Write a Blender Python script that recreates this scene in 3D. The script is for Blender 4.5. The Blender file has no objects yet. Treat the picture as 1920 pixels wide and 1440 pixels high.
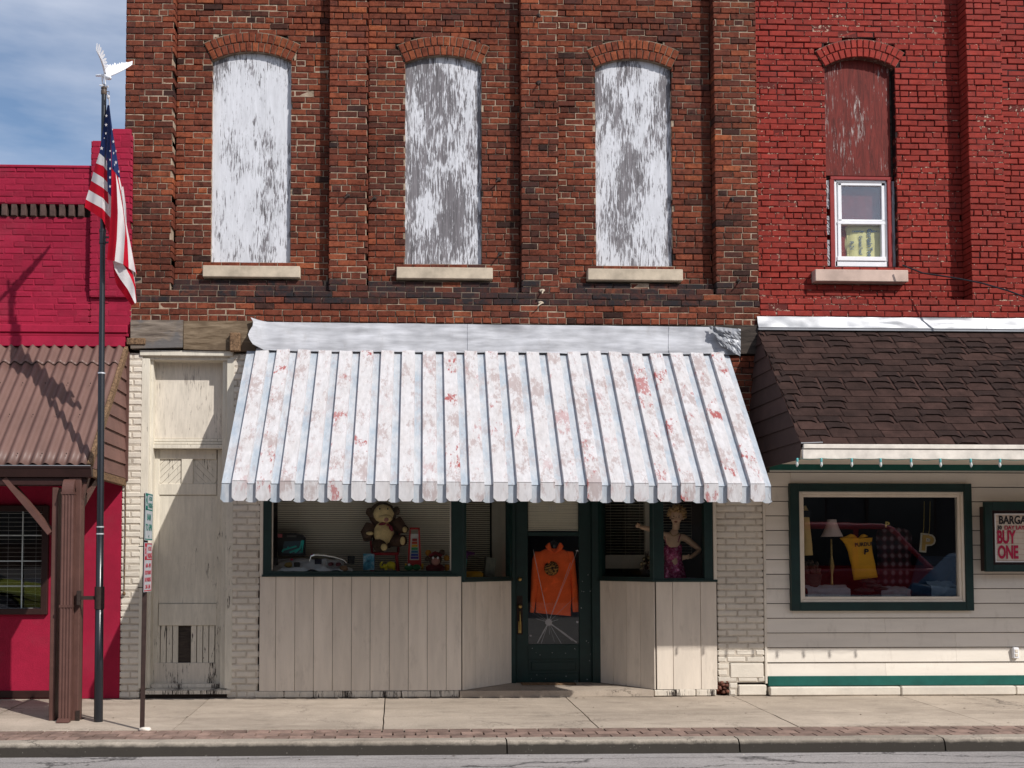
import bpy, bmesh, math, random
from mathutils import Vector, Matrix, Euler, noise
random.seed(7)
SC = bpy.context.scene
COL = SC.collection
R = math.radians
# ---------------------------------------------------------------- camera
CAM = Vector((0, -12.0, 1.52))
FPX, PX, PY = 2016.0, 810.0, 958.0
ROT = Euler((R(90 + 2.6), 0, R(-2.0)), 'XYZ')
cd = bpy.data.cameras.new('camera'); cam = bpy.data.objects.new('camera', cd); COL.objects.link(cam)
cam.location = CAM; cam.rotation_euler = ROT
cd.sensor_width = 36; cd.lens = 36 * FPX / 1920
cd.shift_x = (960 - PX) / 1920; cd.shift_y = (PY - 720) / 1920
cd.clip_end = 2000; SC.camera = cam
RM = ROT.to_matrix()
# ---------------------------------------------------------------- sky and sun
SUN = Vector((-0.93, 1.0, -1.16)).normalized()
w = bpy.data.worlds.new('World'); SC.world = w; w.use_nodes = True
nt = w.node_tree; nt.nodes.clear()
def wn(t): return nt.nodes.new(t)
sky = wn('ShaderNodeTexSky'); sky.sky_type = 'NISHITA'; sky.sun_disc = False
sky.sun_elevation = math.asin(-SUN.z); sky.sun_rotation = R(137); sky.air_density = 1.0; sky.dust_density = 1.2; sky.ozone_density = 2.0
tc = wn('ShaderNodeTexCoord'); mp = wn('ShaderNodeMapping'); mp.inputs['Scale'].default_value = (1.2, 1.2, 4.5); mp.inputs['Location'].default_value = (0.3, 0.1, 0.35)
nz = wn('ShaderNodeTexNoise'); nz.inputs['Scale'].default_value = 2.2; nz.inputs['Detail'].default_value = 6; nz.inputs['Roughness'].default_value = 0.55
rp = wn('ShaderNodeValToRGB'); rp.color_ramp.elements[0].position = 0.30; rp.color_ramp.elements[1].position = 0.58
rp.color_ramp.elements[1].color = (0.75, 0.75, 0.75, 1)
mx = wn('ShaderNodeMix'); mx.data_type = 'RGBA'; mx.inputs['B'].default_value = (5.6, 6.0, 7.0, 1)
bg = wn('ShaderNodeBackground'); bg.inputs['Strength'].default_value = 0.115; wo_ = wn('ShaderNodeOutputWorld')
L = nt.links.new
L(tc.outputs['Generated'], mp.inputs['Vector']); L(mp.outputs[0], nz.inputs['Vector']); L(nz.outputs[0], rp.inputs[0])
L(rp.outputs[0], mx.inputs['Factor']); L(sky.outputs[0], mx.inputs['A']); L(mx.outputs['Result'], bg.inputs[0]); L(bg.outputs[0], wo_.inputs[0])
sd = bpy.data.lights.new('sun', 'SUN'); sd.energy = 4.1; sd.angle = R(0.5); sd.color = (1, 0.96, 0.91)
so = bpy.data.objects.new('sun', sd); COL.objects.link(so); so.rotation_euler = SUN.to_track_quat('-Z', 'Y').to_euler(); so.location = (8, -12, 14)
SC.view_settings.view_transform = 'Standard'; SC.view_settings.look = 'None'; SC.view_settings.exposure = 0.15; SC.view_settings.gamma = 1
try:
    SC.cycles.max_bounces = 8; SC.cycles.transparent_max_bounces = 12; SC.cycles.sample_clamp_indirect = 4
except Exception: pass

# ---------------------------------------------------------------- helpers
def P(u, v, y=0.0):
    d = RM @ Vector(((u - PX) / FPX, -(v - PY) / FPX, -1))
    return CAM + d * ((y - CAM.y) / d.y)
def X(u, v=900, y=0.0): return P(u, v, y).x
def Z(v, u=900, y=0.0): return P(u, v, y).z
def lerp(a, b, t): return a + (b - a) * t
def rnd(a=-1.0, b=1.0): return random.uniform(a, b)

class MB:
    def __init__(s): s.v = []; s.f = []; s.m = []; s.t = []; s.sm = []
    def add(s, vs, fs, mi=0, t=(0.5, 0, 0), smooth=False):
        b = len(s.v); s.v += [tuple(p) for p in vs]; s.t += [t] * len(vs)
        for f in fs: s.f.append(tuple(i + b for i in f)); s.m.append(mi); s.sm.append(smooth)
    def box(s, x0, x1, y0, y1, z0, z1, mi=0, t=(0.5, 0, 0), c=0.0):
        if x1 < x0: x0, x1 = x1, x0
        if z1 < z0: z0, z1 = z1, z0
        if y1 < y0: y0, y1 = y1, y0
        if c <= 0:
            vs = [(x, y, z) for x in (x0, x1) for y in (y0, y1) for z in (z0, z1)]
            s.add(vs, [(0, 1, 3, 2), (4, 6, 7, 5), (0, 4, 5, 1), (2, 3, 7, 6), (0, 2, 6, 4), (1, 5, 7, 3)], mi, t); return
        c = min(c, (x1 - x0) * .4, (y1 - y0) * .4, (z1 - z0) * .4)
        vs = []
        for sx in (0, 1):
            for sy in (0, 1):
                for sz in (0, 1):
                    x = x1 if sx else x0; y = y1 if sy else y0; z = z1 if sz else z0
                    dx = -c if sx else c; dy = -c if sy else c; dz = -c if sz else c
                    vs += [(x, y + dy, z + dz), (x + dx, y, z + dz), (x + dx, y + dy, z)]
        def I(a, b, d, k): return (a * 4 + b * 2 + d) * 3 + k
        fs = []
        for a in (0, 1):
            q = [I(a, 0, 0, 0), I(a, 1, 0, 0), I(a, 1, 1, 0), I(a, 0, 1, 0)]; fs.append(q if a else q[::-1])
            q = [I(0, a, 0, 1), I(0, a, 1, 1), I(1, a, 1, 1), I(1, a, 0, 1)]; fs.append(q if a else q[::-1])
            q = [I(0, 0, a, 2), I(1, 0, a, 2), I(1, 1, a, 2), I(0, 1, a, 2)]; fs.append(q if a else q[::-1])
        for a in (0, 1):
            for b in (0, 1):
                q = [I(a, b, 0, 0), I(a, b, 1, 0), I(a, b, 1, 1), I(a, b, 0, 1)]; fs.append(q if (a ^ b) else q[::-1])
                q = [I(a, 0, b, 0), I(a, 0, b, 2), I(a, 1, b, 2), I(a, 1, b, 0)]; fs.append(q if (a ^ b) else q[::-1])
                q = [I(0, a, b, 1), I(1, a, b, 1), I(1, a, b, 2), I(0, a, b, 2)]; fs.append(q if not (a ^ b) else q[::-1])
                for d in (0, 1):
                    q = [I(a, b, d, 0), I(a, b, d, 1), I(a, b, d, 2)]; fs.append(q if (a ^ b ^ d) else q[::-1])
        s.add(vs, fs, mi, t)
    def brick(s, x0, x1, z0, z1, yf, dep=0.1, c=0.006, j=0.002, mi=0, t=(0.5, 0, 0)):
        def q(i, yy):
            r = lambda: rnd() * j
            return [(x0 + i + r(), yy + r(), z0 + i + r()), (x1 - i + r(), yy + r(), z0 + i + r()), (x1 - i + r(), yy + r(), z1 - i + r()), (x0 + i + r(), yy + r(), z1 - i + r())]
        vs = q(c, yf) + q(0, yf + c) + [(x0, yf + dep, z0), (x1, yf + dep, z0), (x1, yf + dep, z1), (x0, yf + dep, z1)]
        fs = [(0, 1, 2, 3)]
        for i in range(4):
            k = (i + 1) % 4
            fs.append((4 + i, 4 + k, k, i)); fs.append((8 + i, 8 + k, 4 + k, 4 + i))
        s.add(vs, fs, mi, t)
    def prism(s, pts, y0, y1, mi=0, t=(0.5, 0, 0)):     # polygon in x,z extruded along y
        n = len(pts)
        ar = sum(pts[i][0] * pts[(i + 1) % n][1] - pts[(i + 1) % n][0] * pts[i][1] for i in range(n))
        if ar < 0: pts = pts[::-1]
        vs = [(p[0], y0, p[1]) for p in pts] + [(p[0], y1, p[1]) for p in pts]
        fs = [tuple(range(n)), tuple(range(2 * n - 1, n - 1, -1))] + [(i, n + i, n + (i + 1) % n, (i + 1) % n) for i in range(n)]
        s.add(vs, fs, mi, t)
    def prismx(s, pts, x0, x1, mi=0, t=(0.5, 0, 0)):    # polygon in y,z extruded along x
        n = len(pts)
        vs = [(x0, p[0], p[1]) for p in pts] + [(x1, p[0], p[1]) for p in pts]
        fs = [tuple(range(n)), tuple(range(2 * n - 1, n - 1, -1))] + [(i, n + i, n + (i + 1) % n, (i + 1) % n) for i in range(n)]
        s.add(vs, fs, mi, t)
    def prismz(s, pts, z0, z1, mi=0, t=(0.5, 0, 0)):    # polygon in x,y extruded along z
        n = len(pts)
        vs = [(p[0], p[1], z0) for p in pts] + [(p[0], p[1], z1) for p in pts]
        fs = [tuple(range(n)), tuple(range(2 * n - 1, n - 1, -1))] + [(i, n + i, n + (i + 1) % n, (i + 1) % n) for i in range(n)]
        s.add(vs, fs, mi, t)
    def tube(s, path, rad, n=10, mi=0, t=(0.5, 0, 0), cap=True):
        path = [Vector(p) for p in path]; m = len(path)
        rs = rad if isinstance(rad, (list, tuple)) else [rad] * m
        vs = []; up = None
        for i, p in enumerate(path):
            d = (path[min(i + 1, m - 1)] - path[max(i - 1, 0)]).normalized()
            if up is None: up = Vector((0, 0, 1)) if abs(d.z) < 0.9 else Vector((1, 0, 0))
            a = (up - d * up.dot(d)).normalized(); b = d.cross(a); up = a
            for k in range(n):
                q = 2 * math.pi * k / n; vs.append(p + (a * math.cos(q) + b * math.sin(q)) * rs[i])
        fs = [(i * n + k, i * n + (k + 1) % n, (i + 1) * n + (k + 1) % n, (i + 1) * n + k) for i in range(m - 1) for k in range(n)]
        s.add(vs, fs, mi, t, True)
        if cap: s.add(vs[:n], [tuple(range(n - 1, -1, -1))], mi, t); s.add(vs[-n:], [tuple(range(n))], mi, t)
    def lathe(s, c, prof, n=16, mi=0, t=(0.5, 0, 0), axis='z'):
        vs = []
        for r, h in prof:
            for k in range(n):
                q = 2 * math.pi * k / n; a, b = r * math.cos(q), r * math.sin(q)
                vs.append((c[0] + a, c[1] + b, c[2] + h) if axis == 'z' else ((c[0] + a, c[1] + h, c[2] + b) if axis == 'y' else (c[0] + h, c[1] + a, c[2] + b)))
        m = len(prof)
        s.add(vs, [(i * n + k, i * n + (k + 1) % n, (i + 1) * n + (k + 1) % n, (i + 1) * n + k) for i in range(m - 1) for k in range(n)], mi, t, True)
    def ball(s, c, r, n=14, mi=0, t=(0.5, 0, 0), rot=None, bump=0.0):
        if not isinstance(r, (list, tuple)): r = (r, r, r)
        vs = []; m = n // 2
        for i in range(m + 1):
            th = math.pi * i / m
            for k in range(n):
                ph = 2 * math.pi * k / n
                v = Vector((math.sin(th) * math.cos(ph), math.sin(th) * math.sin(ph), math.cos(th)))
                if bump: v *= 1 + bump * noise.noise(v * 2.5 + Vector(c) * 7)
                v = Vector((v.x * r[0], v.y * r[1], v.z * r[2]))
                if rot: v = rot @ v
                vs.append(v + Vector(c))
        s.add(vs, [(i * n + k, (i + 1) * n + k, (i + 1) * n + (k + 1) % n, i * n + (k + 1) % n) for i in range(m) for k in range(n)], mi, t, True)
    def grid(s, fn, nu, nv, mi=0, t=(0.5, 0, 0), smooth=True):
        vs = [fn(i / nu, j / nv) for j in range(nv + 1) for i in range(nu + 1)]
        W = nu + 1
        s.add(vs, [(j * W + i, j * W + i + 1, (j + 1) * W + i + 1, (j + 1) * W + i) for j in range(nv) for i in range(nu)], mi, t, smooth)
    def build(s, name, mats, parent=None, origin=None):
        if not isinstance(mats, (list, tuple)): mats = [mats]
        xs = [p[0] for p in s.v]; ys = [p[1] for p in s.v]; zs = [p[2] for p in s.v]
        o = Vector(origin) if origin else Vector(((min(xs) + max(xs)) / 2, (min(ys) + max(ys)) / 2, min(zs)))
        me = bpy.data.meshes.new(name)
        me.from_pydata([(p[0] - o.x, p[1] - o.y, p[2] - o.z) for p in s.v], [], s.f)
        for m_ in mats: me.materials.append(m_)
        me.polygons.foreach_set('material_index', s.m); me.polygons.foreach_set('use_smooth', s.sm)
        at = me.attributes.new('tint', 'FLOAT_VECTOR', 'POINT')
        at.data.foreach_set('vector', [c for t in s.t for c in t])
        me.update()
        ob = bpy.data.objects.new(name, me); COL.objects.link(ob); place(ob, o, parent); return ob
WO = {}
def place(ob, o, parent):
    WO[ob.name] = Vector(o)
    if parent: ob.parent = parent; ob.location = Vector(o) - WO[parent.name]
    else: ob.location = o
def tag(o, label=None, cat=None, group=None, kind=None):
    if label: o['label'] = label
    if cat: o['category'] = cat
    if group: o['group'] = group
    if kind: o['kind'] = kind
    return o
def thing(name, loc, label, cat, group=None):
    o = bpy.data.objects.new(name, None); COL.objects.link(o); place(o, Vector(loc), None); o.empty_display_size = 0.2
    return tag(o, label, cat, group)
def text(name, body, x, z, y, size, mat, parent, sx=1.0, bold=0.0, rot=0.0, depth=0.0015, M3=None, align='CENTER', org=None):
    cu = bpy.data.curves.new(name, 'FONT'); cu.body = body; cu.size = size; cu.extrude = depth; cu.offset = bold; cu.align_x = align; cu.align_y = 'CENTER'
    cu.resolution_u = 3
    ob = bpy.data.objects.new('tmp', cu); COL.objects.link(ob)
    dg = bpy.context.evaluated_depsgraph_get(); me = bpy.data.meshes.new_from_object(ob.evaluated_get(dg)); bpy.data.objects.remove(ob)
    me.name = name
    o = Vector((x, y, z))
    for vt in me.vertices:
        c = vt.co; px, pz = c.x * sx, c.y
        a = R(rot); px, pz = px * math.cos(a) - pz * math.sin(a), px * math.sin(a) + pz * math.cos(a)
        q = Vector((px, -c.z, pz))
        if M3: q = M3 @ q
        vt.co = q
    me.materials.clear(); me.materials.append(mat)
    res = bpy.data.objects.new(name, me); COL.objects.link(res); place(res, o, parent); return res

# ---------------------------------------------------------------- materials
class NB:
    def __init__(s, name):
        s.m = bpy.data.materials.new(name); s.m.use_nodes = True; s.t = s.m.node_tree; s.t.nodes.clear()
        s.out = s.n('ShaderNodeOutputMaterial'); s.b = s.n('ShaderNodeBsdfPrincipled'); s.l(s.b.outputs[0], s.out.inputs[0])
        s.co = s.n('ShaderNodeTexCoord').outputs['Object']
    def n(s, t): return s.t.nodes.new(t)
    def l(s, a, b): s.t.links.new(a, b)
    def setv(s, node, key, val):
        if hasattr(val, 'is_linked') or str(type(val)).find('Socket') >= 0: s.l(val, node.inputs[key])
        else: node.inputs[key].default_value = val
    def map(s, sc=(1, 1, 1), loc=(0, 0, 0), rot=(0, 0, 0)):
        m = s.n('ShaderNodeMapping'); m.inputs['Scale'].default_value = sc; m.inputs['Location'].default_value = loc; m.inputs['Rotation'].default_value = rot; s.l(s.co, m.inputs[0]); return m.outputs[0]
    def noise(s, scale, detail=4, rough=0.55, sc=None, loc=(0, 0, 0), dist=0.0):
        k = s.n('ShaderNodeTexNoise'); k.inputs['Scale'].default_value = scale; k.inputs['Detail'].default_value = detail; k.inputs['Roughness'].default_value = rough; k.inputs['Distortion'].default_value = dist
        s.l(s.map(sc or (1, 1, 1), loc), k.inputs['Vector']); return k.outputs[0]
    def ramp(s, fac, stops):
        r = s.n('ShaderNodeValToRGB'); e = r.color_ramp.elements
        while len(e) < len(stops): e.new(0.5)
        for i, (p, c) in enumerate(stops):
            e[i].position = p; e[i].color = (c, c, c, 1) if not isinstance(c, (tuple, list)) else (*c[:3], 1)
        s.l(fac, r.inputs[0]); return r.outputs[0]
    def mix(s, f, a, b, mode='MIX'):
        m = s.n('ShaderNodeMix'); m.data_type = 'RGBA'; m.blend_type = mode
        for k, val in (('Factor', f), ('A', a), ('B', b)):
            if isinstance(val, (tuple, list)): val = (*val[:3], 1)
            s.setv(m, k, val)
        return m.outputs['Result']
    def math(s, op, a, b=0.0, clamp=False):
        m = s.n('ShaderNodeMath'); m.operation = op; m.use_clamp = clamp; s.setv(m, 0, a); s.setv(m, 1, b); return m.outputs[0]
    def attr(s, nm='tint'):
        a = s.n('ShaderNodeAttribute'); a.attribute_name = nm; x = s.n('ShaderNodeSeparateXYZ'); s.l(a.outputs['Vector'], x.inputs[0]); return x.outputs
    def bump(s, h, st=0.3, dist=0.01):
        b = s.n('ShaderNodeBump'); b.inputs['Strength'].default_value = st; b.inputs['Distance'].default_value = dist; s.l(h, b.inputs['Height']); s.l(b.outputs[0], s.b.inputs['Normal'])
    def done(s, col, rough=0.8, metal=0.0, spec=0.3):
        if isinstance(col, (tuple, list)): col = (*col[:3], 1)
        s.setv(s.b, 'Base Color', col); s.setv(s.b, 'Roughness', rough); s.setv(s.b, 'Metallic', metal); s.setv(s.b, 'Specular IOR Level', spec); return s.m

def simple(name, col, rough=0.7, var=0.18, scale=9, bump=0.15, bs=70, metal=0.0, spec=0.3, tintamt=0.0, sc=None, speck=0.0):
    n = NB(name); f = n.ramp(n.noise(scale, 5, 0.6, sc), [(0.3, 1 - var), (0.7, 1 + var * 0.3)])
    c = n.mix(1.0, col, f, 'MULTIPLY')
    if tintamt:
        t = n.attr(); c = n.mix(1.0, c, n.ramp(t[0], [(0, 1 - tintamt), (1, 1 + tintamt)]), 'MULTIPLY')
    if speck: c = n.mix(n.ramp(n.noise(42, 4, 0.7, loc=(3, 8, 1)), [(0.72, 0), (0.745, speck)]), c, (.07, .055, .045)); c = n.mix(n.ramp(n.noise(4, 6, 0.75, (2, 2, .6), (1, 4, 2)), [(0.56, 0), (0.75, speck * .5)]), c, (.20, .16, .12))
    if bump: n.bump(n.noise(bs, 4, 0.6, sc), bump, 0.004)
    return n.done(c, rough, metal, spec)

def brick_mat():
    n = NB('red_brick'); t = n.attr()
    base = n.ramp(t[0], [(0.0, (.042, .020, .016)), (0.22, (.105, .033, .021)), (0.5, (.170, .045, .025)), (0.78, (.225, .062, .030)), (1.0, (.33, .095, .038))])
    f = n.ramp(n.noise(19, 7, 0.75), [(0.32, 0.34), (0.5, 0.95), (0.75, 1.35)])
    c = n.mix(1.0, base, f, 'MULTIPLY')
    g = n.ramp(n.noise(1.3, 4, 0.6), [(0.35, 0.72), (0.65, 1.12)])
    c = n.mix(1.0, c, g, 'MULTIPLY')
    pale = n.ramp(n.noise(30, 5, 0.7, loc=(5, 3, 1)), [(0.66, 0), (0.76, 0.55)])
    c = n.mix(n.math('MULTIPLY', pale, t[2]), c, (.45, .36, .29))
    sm = n.math('MULTIPLY', t[1], n.ramp(n.noise(11, 5, 0.7, loc=(2, 0, 4)), [(0.3, 0.55), (0.6, 1.0)]))
    c = n.mix(sm, c, (.022, .020, .022))
    n.bump(n.noise(75, 5, 0.7), 0.7, 0.006)
    return n.done(c, 0.9, 0, 0.15)
def mortar_mat():
    n = NB('lime_mortar'); t = n.attr()
    c = n.ramp(n.noise(9, 5, 0.7), [(0.3, (.13, .09, .065)), (0.5, (.36, .275, .20)), (0.75, (.52, .43, .33))])
    c = n.mix(t[1], c, (.09, .075, .065)); c = n.mix(t[2], c, (.02, .014, .012))
    n.bump(n.noise(90, 4, 0.7), 0.8, 0.006); return n.done(c, 0.95, 0, 0.1)
def painted_brick(name, col, chip=(.3, .2, .15), amt=0.0, gap=(.02, .01, .01), dark=0.25, tv=.22):
    n = NB(name); t = n.attr()
    f = n.ramp(n.noise(13, 6, 0.7), [(0.3, 1 - dark), (0.6, 1.0), (0.8, 1.1)])
    c = n.mix(1.0, col, f, 'MULTIPLY')
    c = n.mix(1.0, c, n.ramp(t[0], [(0, 1 - tv), (1, 1 + tv * .8)]), 'MULTIPLY')
    c = n.mix(1.0, c, n.ramp(n.noise(1.1, 3), [(0.3, 0.85), (0.7, 1.1)]), 'MULTIPLY')
    if amt: c = n.mix(n.ramp(n.noise(24, 6, 0.7, loc=(3, 1, 2)), [(0.72 - amt, 0), (0.74 - amt, 0.8)]), c, chip)
    c = n.mix(n.ramp(n.noise(2.2, 6, 0.7, loc=(9, 3, 5)), [(0.52, 0), (0.75, 0.35)]), c, tuple(q * .55 + .035 for q in col))
    c = n.mix(t[2], c, gap); c = n.mix(t[1], c, chip)
    n.bump(n.noise(60, 5, 0.7), 0.5, 0.006); return n.done(c, 0.8, 0, 0.2)
def peel_board(name, thr, paint=(.60, .61, .645), wood=(.155, .145, .155), seed=0.0, pmix=0.0, spread=0.06, big=1.0, gr=.12):
    n = NB(name)
    mid = n.noise(9, 6, 0.7, (1.0, 1, 0.35), (seed, 0, seed * 2), 0.6)
    fine = n.noise(62, 5, 0.7, (1.0, 1, 0.11), (seed * 2, 0, seed), 0.5)
    bigm = n.noise(1.6, 3, 0.55, (1.7, 1, 0.7), (seed * 3, 0, seed))
    h = n.math('ADD', n.math('ADD', n.math('MULTIPLY', mid, 0.20), n.math('MULTIPLY', fine, 0.46)), n.math('MULTIPLY', bigm, 0.34))
    m = n.ramp(h, [(thr - spread * 0.35, 0), (thr + spread * 0.35, 1)])
    grain = n.noise(45, 5, 0.65, (1, 1, 0.05))
    wc = n.mix(1.0, wood, n.ramp(grain, [(0.3, 0.55), (0.7, 1.35)]), 'MULTIPLY')
    pc = n.mix(1.0, paint, n.ramp(n.noise(6, 5, 0.6, (1, 1, .4)), [(0.3, 0.86), (0.7, 1.03)]), 'MULTIPLY'); pc = n.mix(1.0, pc, n.ramp(n.noise(26, 6, 0.75, (1, 1, .12), (seed, 0, 1), 0.8), [(0.35, 1 - gr), (0.6, 1.05)]), 'MULTIPLY')
    c = n.mix(m, wc, pc)
    n.bump(n.mix(0.25, m, grain), 0.35, 0.004); return n.done(c, 0.75, 0, 0.25)
def awning_mat(name, base, stainc, amt, tintc):
    n = NB(name); t = n.attr()
    co2 = n.n('ShaderNodeVectorMath'); co2.operation = 'ADD'; s = n.n('ShaderNodeCombineXYZ'); n.l(n.math('MULTIPLY', t[0], 30.0), s.inputs[0]); n.l(n.math('MULTIPLY', t[0], 17.0), s.inputs[2])
    n.l(n.co, co2.inputs[0]); n.l(s.outputs[0], co2.inputs[1]); n.co = co2.outputs[0]
    c = n.mix(n.ramp(n.noise(3.2, 5, 0.65, (2, 1, .7)), [(0.42, 0), (0.66, 1)]), base, tintc)
    c = n.mix(1.0, c, n.ramp(n.noise(28, 5, 0.7, (1, .3, .3)), [(0.3, 0.82), (0.65, 1.04)]), 'MULTIPLY')
    k = n.noise(22, 9, 0.82, (1.0, .4, .30)); big = n.noise(2.4, 3, 0.6, (1.5, 1, 1), (4, 2, 8))
    h = n.math('ADD', n.math('MULTIPLY', k, 0.6), n.math('MULTIPLY', big, 0.4)); 
    c = n.mix(n.math('MULTIPLY', n.ramp(h, [(0.518, 0), (0.560, 0.62)]), amt), c, (.30, .215, .20))
    h2 = n.math('ADD', n.math('MULTIPLY', n.noise(24, 8, 0.8, (1.0, .4, .32), (7, 5, 2)), 0.55), n.math('MULTIPLY', n.noise(2.0, 3, 0.6, (1, 1, 1), (9, 2, 3)), 0.45))
    c = n.mix(n.math('MULTIPLY', n.ramp(h2, [(0.556, 0), (0.578, 0.9)]), n.math('MULTIPLY', t[1], amt)), c, stainc)
    c = n.mix(n.ramp(n.noise(55, 3, 0.6, loc=(1, 9, 1)), [(0.73, 0), (0.76, 0.7)]), c, (.08, .07, .07))
    n.bump(n.noise(35, 5, 0.7), 0.25, 0.003); return n.done(c, 0.55, 0, 0.35)
def wood_mat(name, c1, c2, sc=(.12, 1, 1), scale=30, rough=0.85, patch=None):
    n = NB(name); g = n.noise(scale, 6, 0.7, sc, dist=0.6)
    c = n.mix(n.ramp(g, [(0.35, 0), (0.65, 1)]), c1, c2)
    if patch: c = n.mix(n.ramp(n.noise(2.0, 4, 0.6, (1, 1, 1.5)), [(0.48, 0), (0.56, 1)]), c, patch)
    n.bump(g, 0.8, 0.008); return n.done(c, rough, 0, 0.2)
def concrete(name, col, sp=0.25, stain=(.12, .10, .08), smt=0.4, face=0.0):
    n = NB(name)
    c = n.mix(1.0, col, n.ramp(n.noise(1.6, 6, 0.65), [(0.3, 0.80), (0.7, 1.1)]), 'MULTIPLY')
    c = n.mix(1.0, c, n.ramp(n.noise(120, 3, 0.6), [(0.3, 1 - sp), (0.7, 1 + sp * .7)]), 'MULTIPLY')
    c = n.mix(n.ramp(n.noise(3.5, 6, 0.7, (1, 1.5, 1), (3, 2, 1)), [(0.55, 0), (0.72, smt)]), c, stain)
    v = n.n('ShaderNodeTexVoronoi'); v.feature = 'DISTANCE_TO_EDGE'; v.inputs['Scale'].default_value = 0.55; va = n.n('ShaderNodeVectorMath'); va.operation = 'ADD'; cx = n.n('ShaderNodeCombineXYZ'); n.l(n.math('MULTIPLY', n.noise(2.5, 6, 0.75), 1.1), cx.inputs[0]); n.l(n.math('MULTIPLY', n.noise(3.1, 6, 0.75, loc=(4, 4, 4)), 1.1), cx.inputs[1]); n.l(n.co, va.inputs[0]); n.l(cx.outputs[0], va.inputs[1]); n.l(va.outputs[0], v.inputs['Vector'])
    crk = n.math('MULTIPLY', n.ramp(v.outputs['Distance'], [(0.0, 1), (0.006, 0)]), n.ramp(n.noise(.9, 2, .5, loc=(7, 7, 7)), [(0.45, 0), (0.55, .9)]))
    c = n.mix(crk, c, (.05, .04, .035))
    c = n.mix(n.ramp(n.noise(0.8, 5, 0.7, (.6, 2, 1), (8, 2, 1)), [(0.48, 0), (0.68, 0.45)]), c, (.20, .16, .125))
    if face:      # grime splashed on the roadside face, ragged upper edge
        sp_ = n.n('ShaderNodeSeparateXYZ'); n.l(n.co, sp_.inputs[0]); hgt = n.math('ADD', sp_.outputs[2], n.math('MULTIPLY', n.noise(9, 6, 0.75, (1, 1, 1)), -0.05))
        c = n.mix(n.ramp(hgt, [(0.012 + face, .96), (0.045 + face, 0)]), c, (.030, .026, .022))
        c = n.mix(n.ramp(n.noise(60, 3, 0.6, (1, 1, 1), (2, 2, 2)), [(0.70, 0), (0.73, 0.7)]), c, (.45, .42, .37))
    c = n.mix(n.ramp(n.noise(38, 3, 0.6, (1, 1, 1), (5, 1, 2)), [(0.71, 0), (0.74, 0.55)]), c, (.05, .045, .04))
    t = n.attr(); c = n.mix(1.0, c, n.ramp(t[0], [(0, 0.82), (1, 1.18)]), 'MULTIPLY')
    n.bump(n.noise(140, 4, 0.7), 0.4, 0.004); return n.done(c, 0.92, 0, 0.2)
def glass_mat(name, tint=(.95, .97, .96), refl=1.0):
    n = NB(name); n.t.nodes.remove(n.b)
    tr = n.n('ShaderNodeBsdfTransparent'); tr.inputs[0].default_value = (*tint, 1)
    gl = n.n('ShaderNodeBsdfGlossy'); gl.inputs['Roughness'].default_value = 0.01; gl.inputs[0].default_value = (1, 1, 1, 1)
    fr = n.n('ShaderNodeFresnel'); ge = n.n('ShaderNodeNewGeometry'); n.l(n.math('ADD', 1.62, n.math('MULTIPLY', ge.outputs['Backfacing'], 1 / 1.62 - 1.62)), fr.inputs[0])
    bp = n.n('ShaderNodeBump'); bp.inputs['Strength'].default_value = 0.03; bp.inputs['Distance'].default_value = 0.02; n.l(n.noise(1.3, 2), bp.inputs['Height']); n.l(bp.outputs[0], gl.inputs['Normal'])
    mxs = n.n('ShaderNodeMixShader'); n.l(n.math('MULTIPLY', fr.outputs[0], refl, True), mxs.inputs[0]); n.l(tr.outputs[0], mxs.inputs[1]); n.l(gl.outputs[0], mxs.inputs[2]); n.l(mxs.outputs[0], n.out.inputs[0])
    return n.m

M = {}
M['brick'] = brick_mat(); M['mortar'] = mortar_mat()
M['redpaint'] = painted_brick('red_painted_brick', (.275, .030, .020), (.55, .40, .30), 0.05, (.03, .008, .008), 0.35)
M['redmortar'] = painted_brick('red_painted_mortar', (.12, .014, .010), (.50, .38, .28), 0.15, (.02, .006, .006))
M['magenta'] = painted_brick('magenta_painted_brick', (.295, .011, .038), (.5, .1, .12), 0.0, (.02, .004, .008), 0.15)
M['stucco'] = painted_brick('magenta_stucco', (.315, .010, .038), (.5, .1, .12), 0.0, (.02, .004, .008), 0.12)
M['creambrick'] = painted_brick('cream_painted_brick', (.68, .62, .53), (.20, .10, .07), 0.02, (.20, .16, .12), 0.10, .10)
M['creammortar'] = painted_brick('cream_painted_joint', (.58, .51, .42), (.12, .08, .06), 0.07, (.12, .09, .07), 0.3)
M['cream'] = simple('cream_painted_wood', (.70, .63, .53), 0.65, 0.10, 5, 0.25, 30, speck=.3)
M['creamv'] = simple('cream_painted_board', (.71, .625, .525), 0.65, 0.12, 6, 0.3, 40, tintamt=0.07, sc=(2, 2, .3), speck=.6)
M['siding'] = simple('pale_lap_siding', (.73, .67, .585), 0.6, 0.10, 4, 0.25, 40, tintamt=0.05, sc=(.3, 2, 2), speck=.4)
M['oldcream'] = peel_board('old_cream_paint', 0.405, (.66, .61, .51), (.06, .05, .045), 2.0)
M['chipcream'] = peel_board('chipped_cream_paint', 0.45, (.64, .58, .49), (.045, .035, .03), 5.0)
M['transomboard'] = peel_board('scuffed_cream_board', 0.415, (.66, .60, .51), (.25, .21, .18), 9.0, spread=0.12)
M['board1'] = peel_board('peeling_white_board', 0.468, seed=1.0)
M['board2'] = peel_board('peeling_grey_board', 0.515, seed=4.3)
M['board3'] = peel_board('peeling_mottled_board', 0.49, seed=7.7)
M['redboard'] = peel_board('peeling_red_board', 0.435, (.165, .022, .016), (.34, .28, .26), 3.1, gr=.6)
M['stone'] = simple('limestone', (.50, .42, .32), 0.85, 0.35, 6, 0.4, 60)
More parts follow.
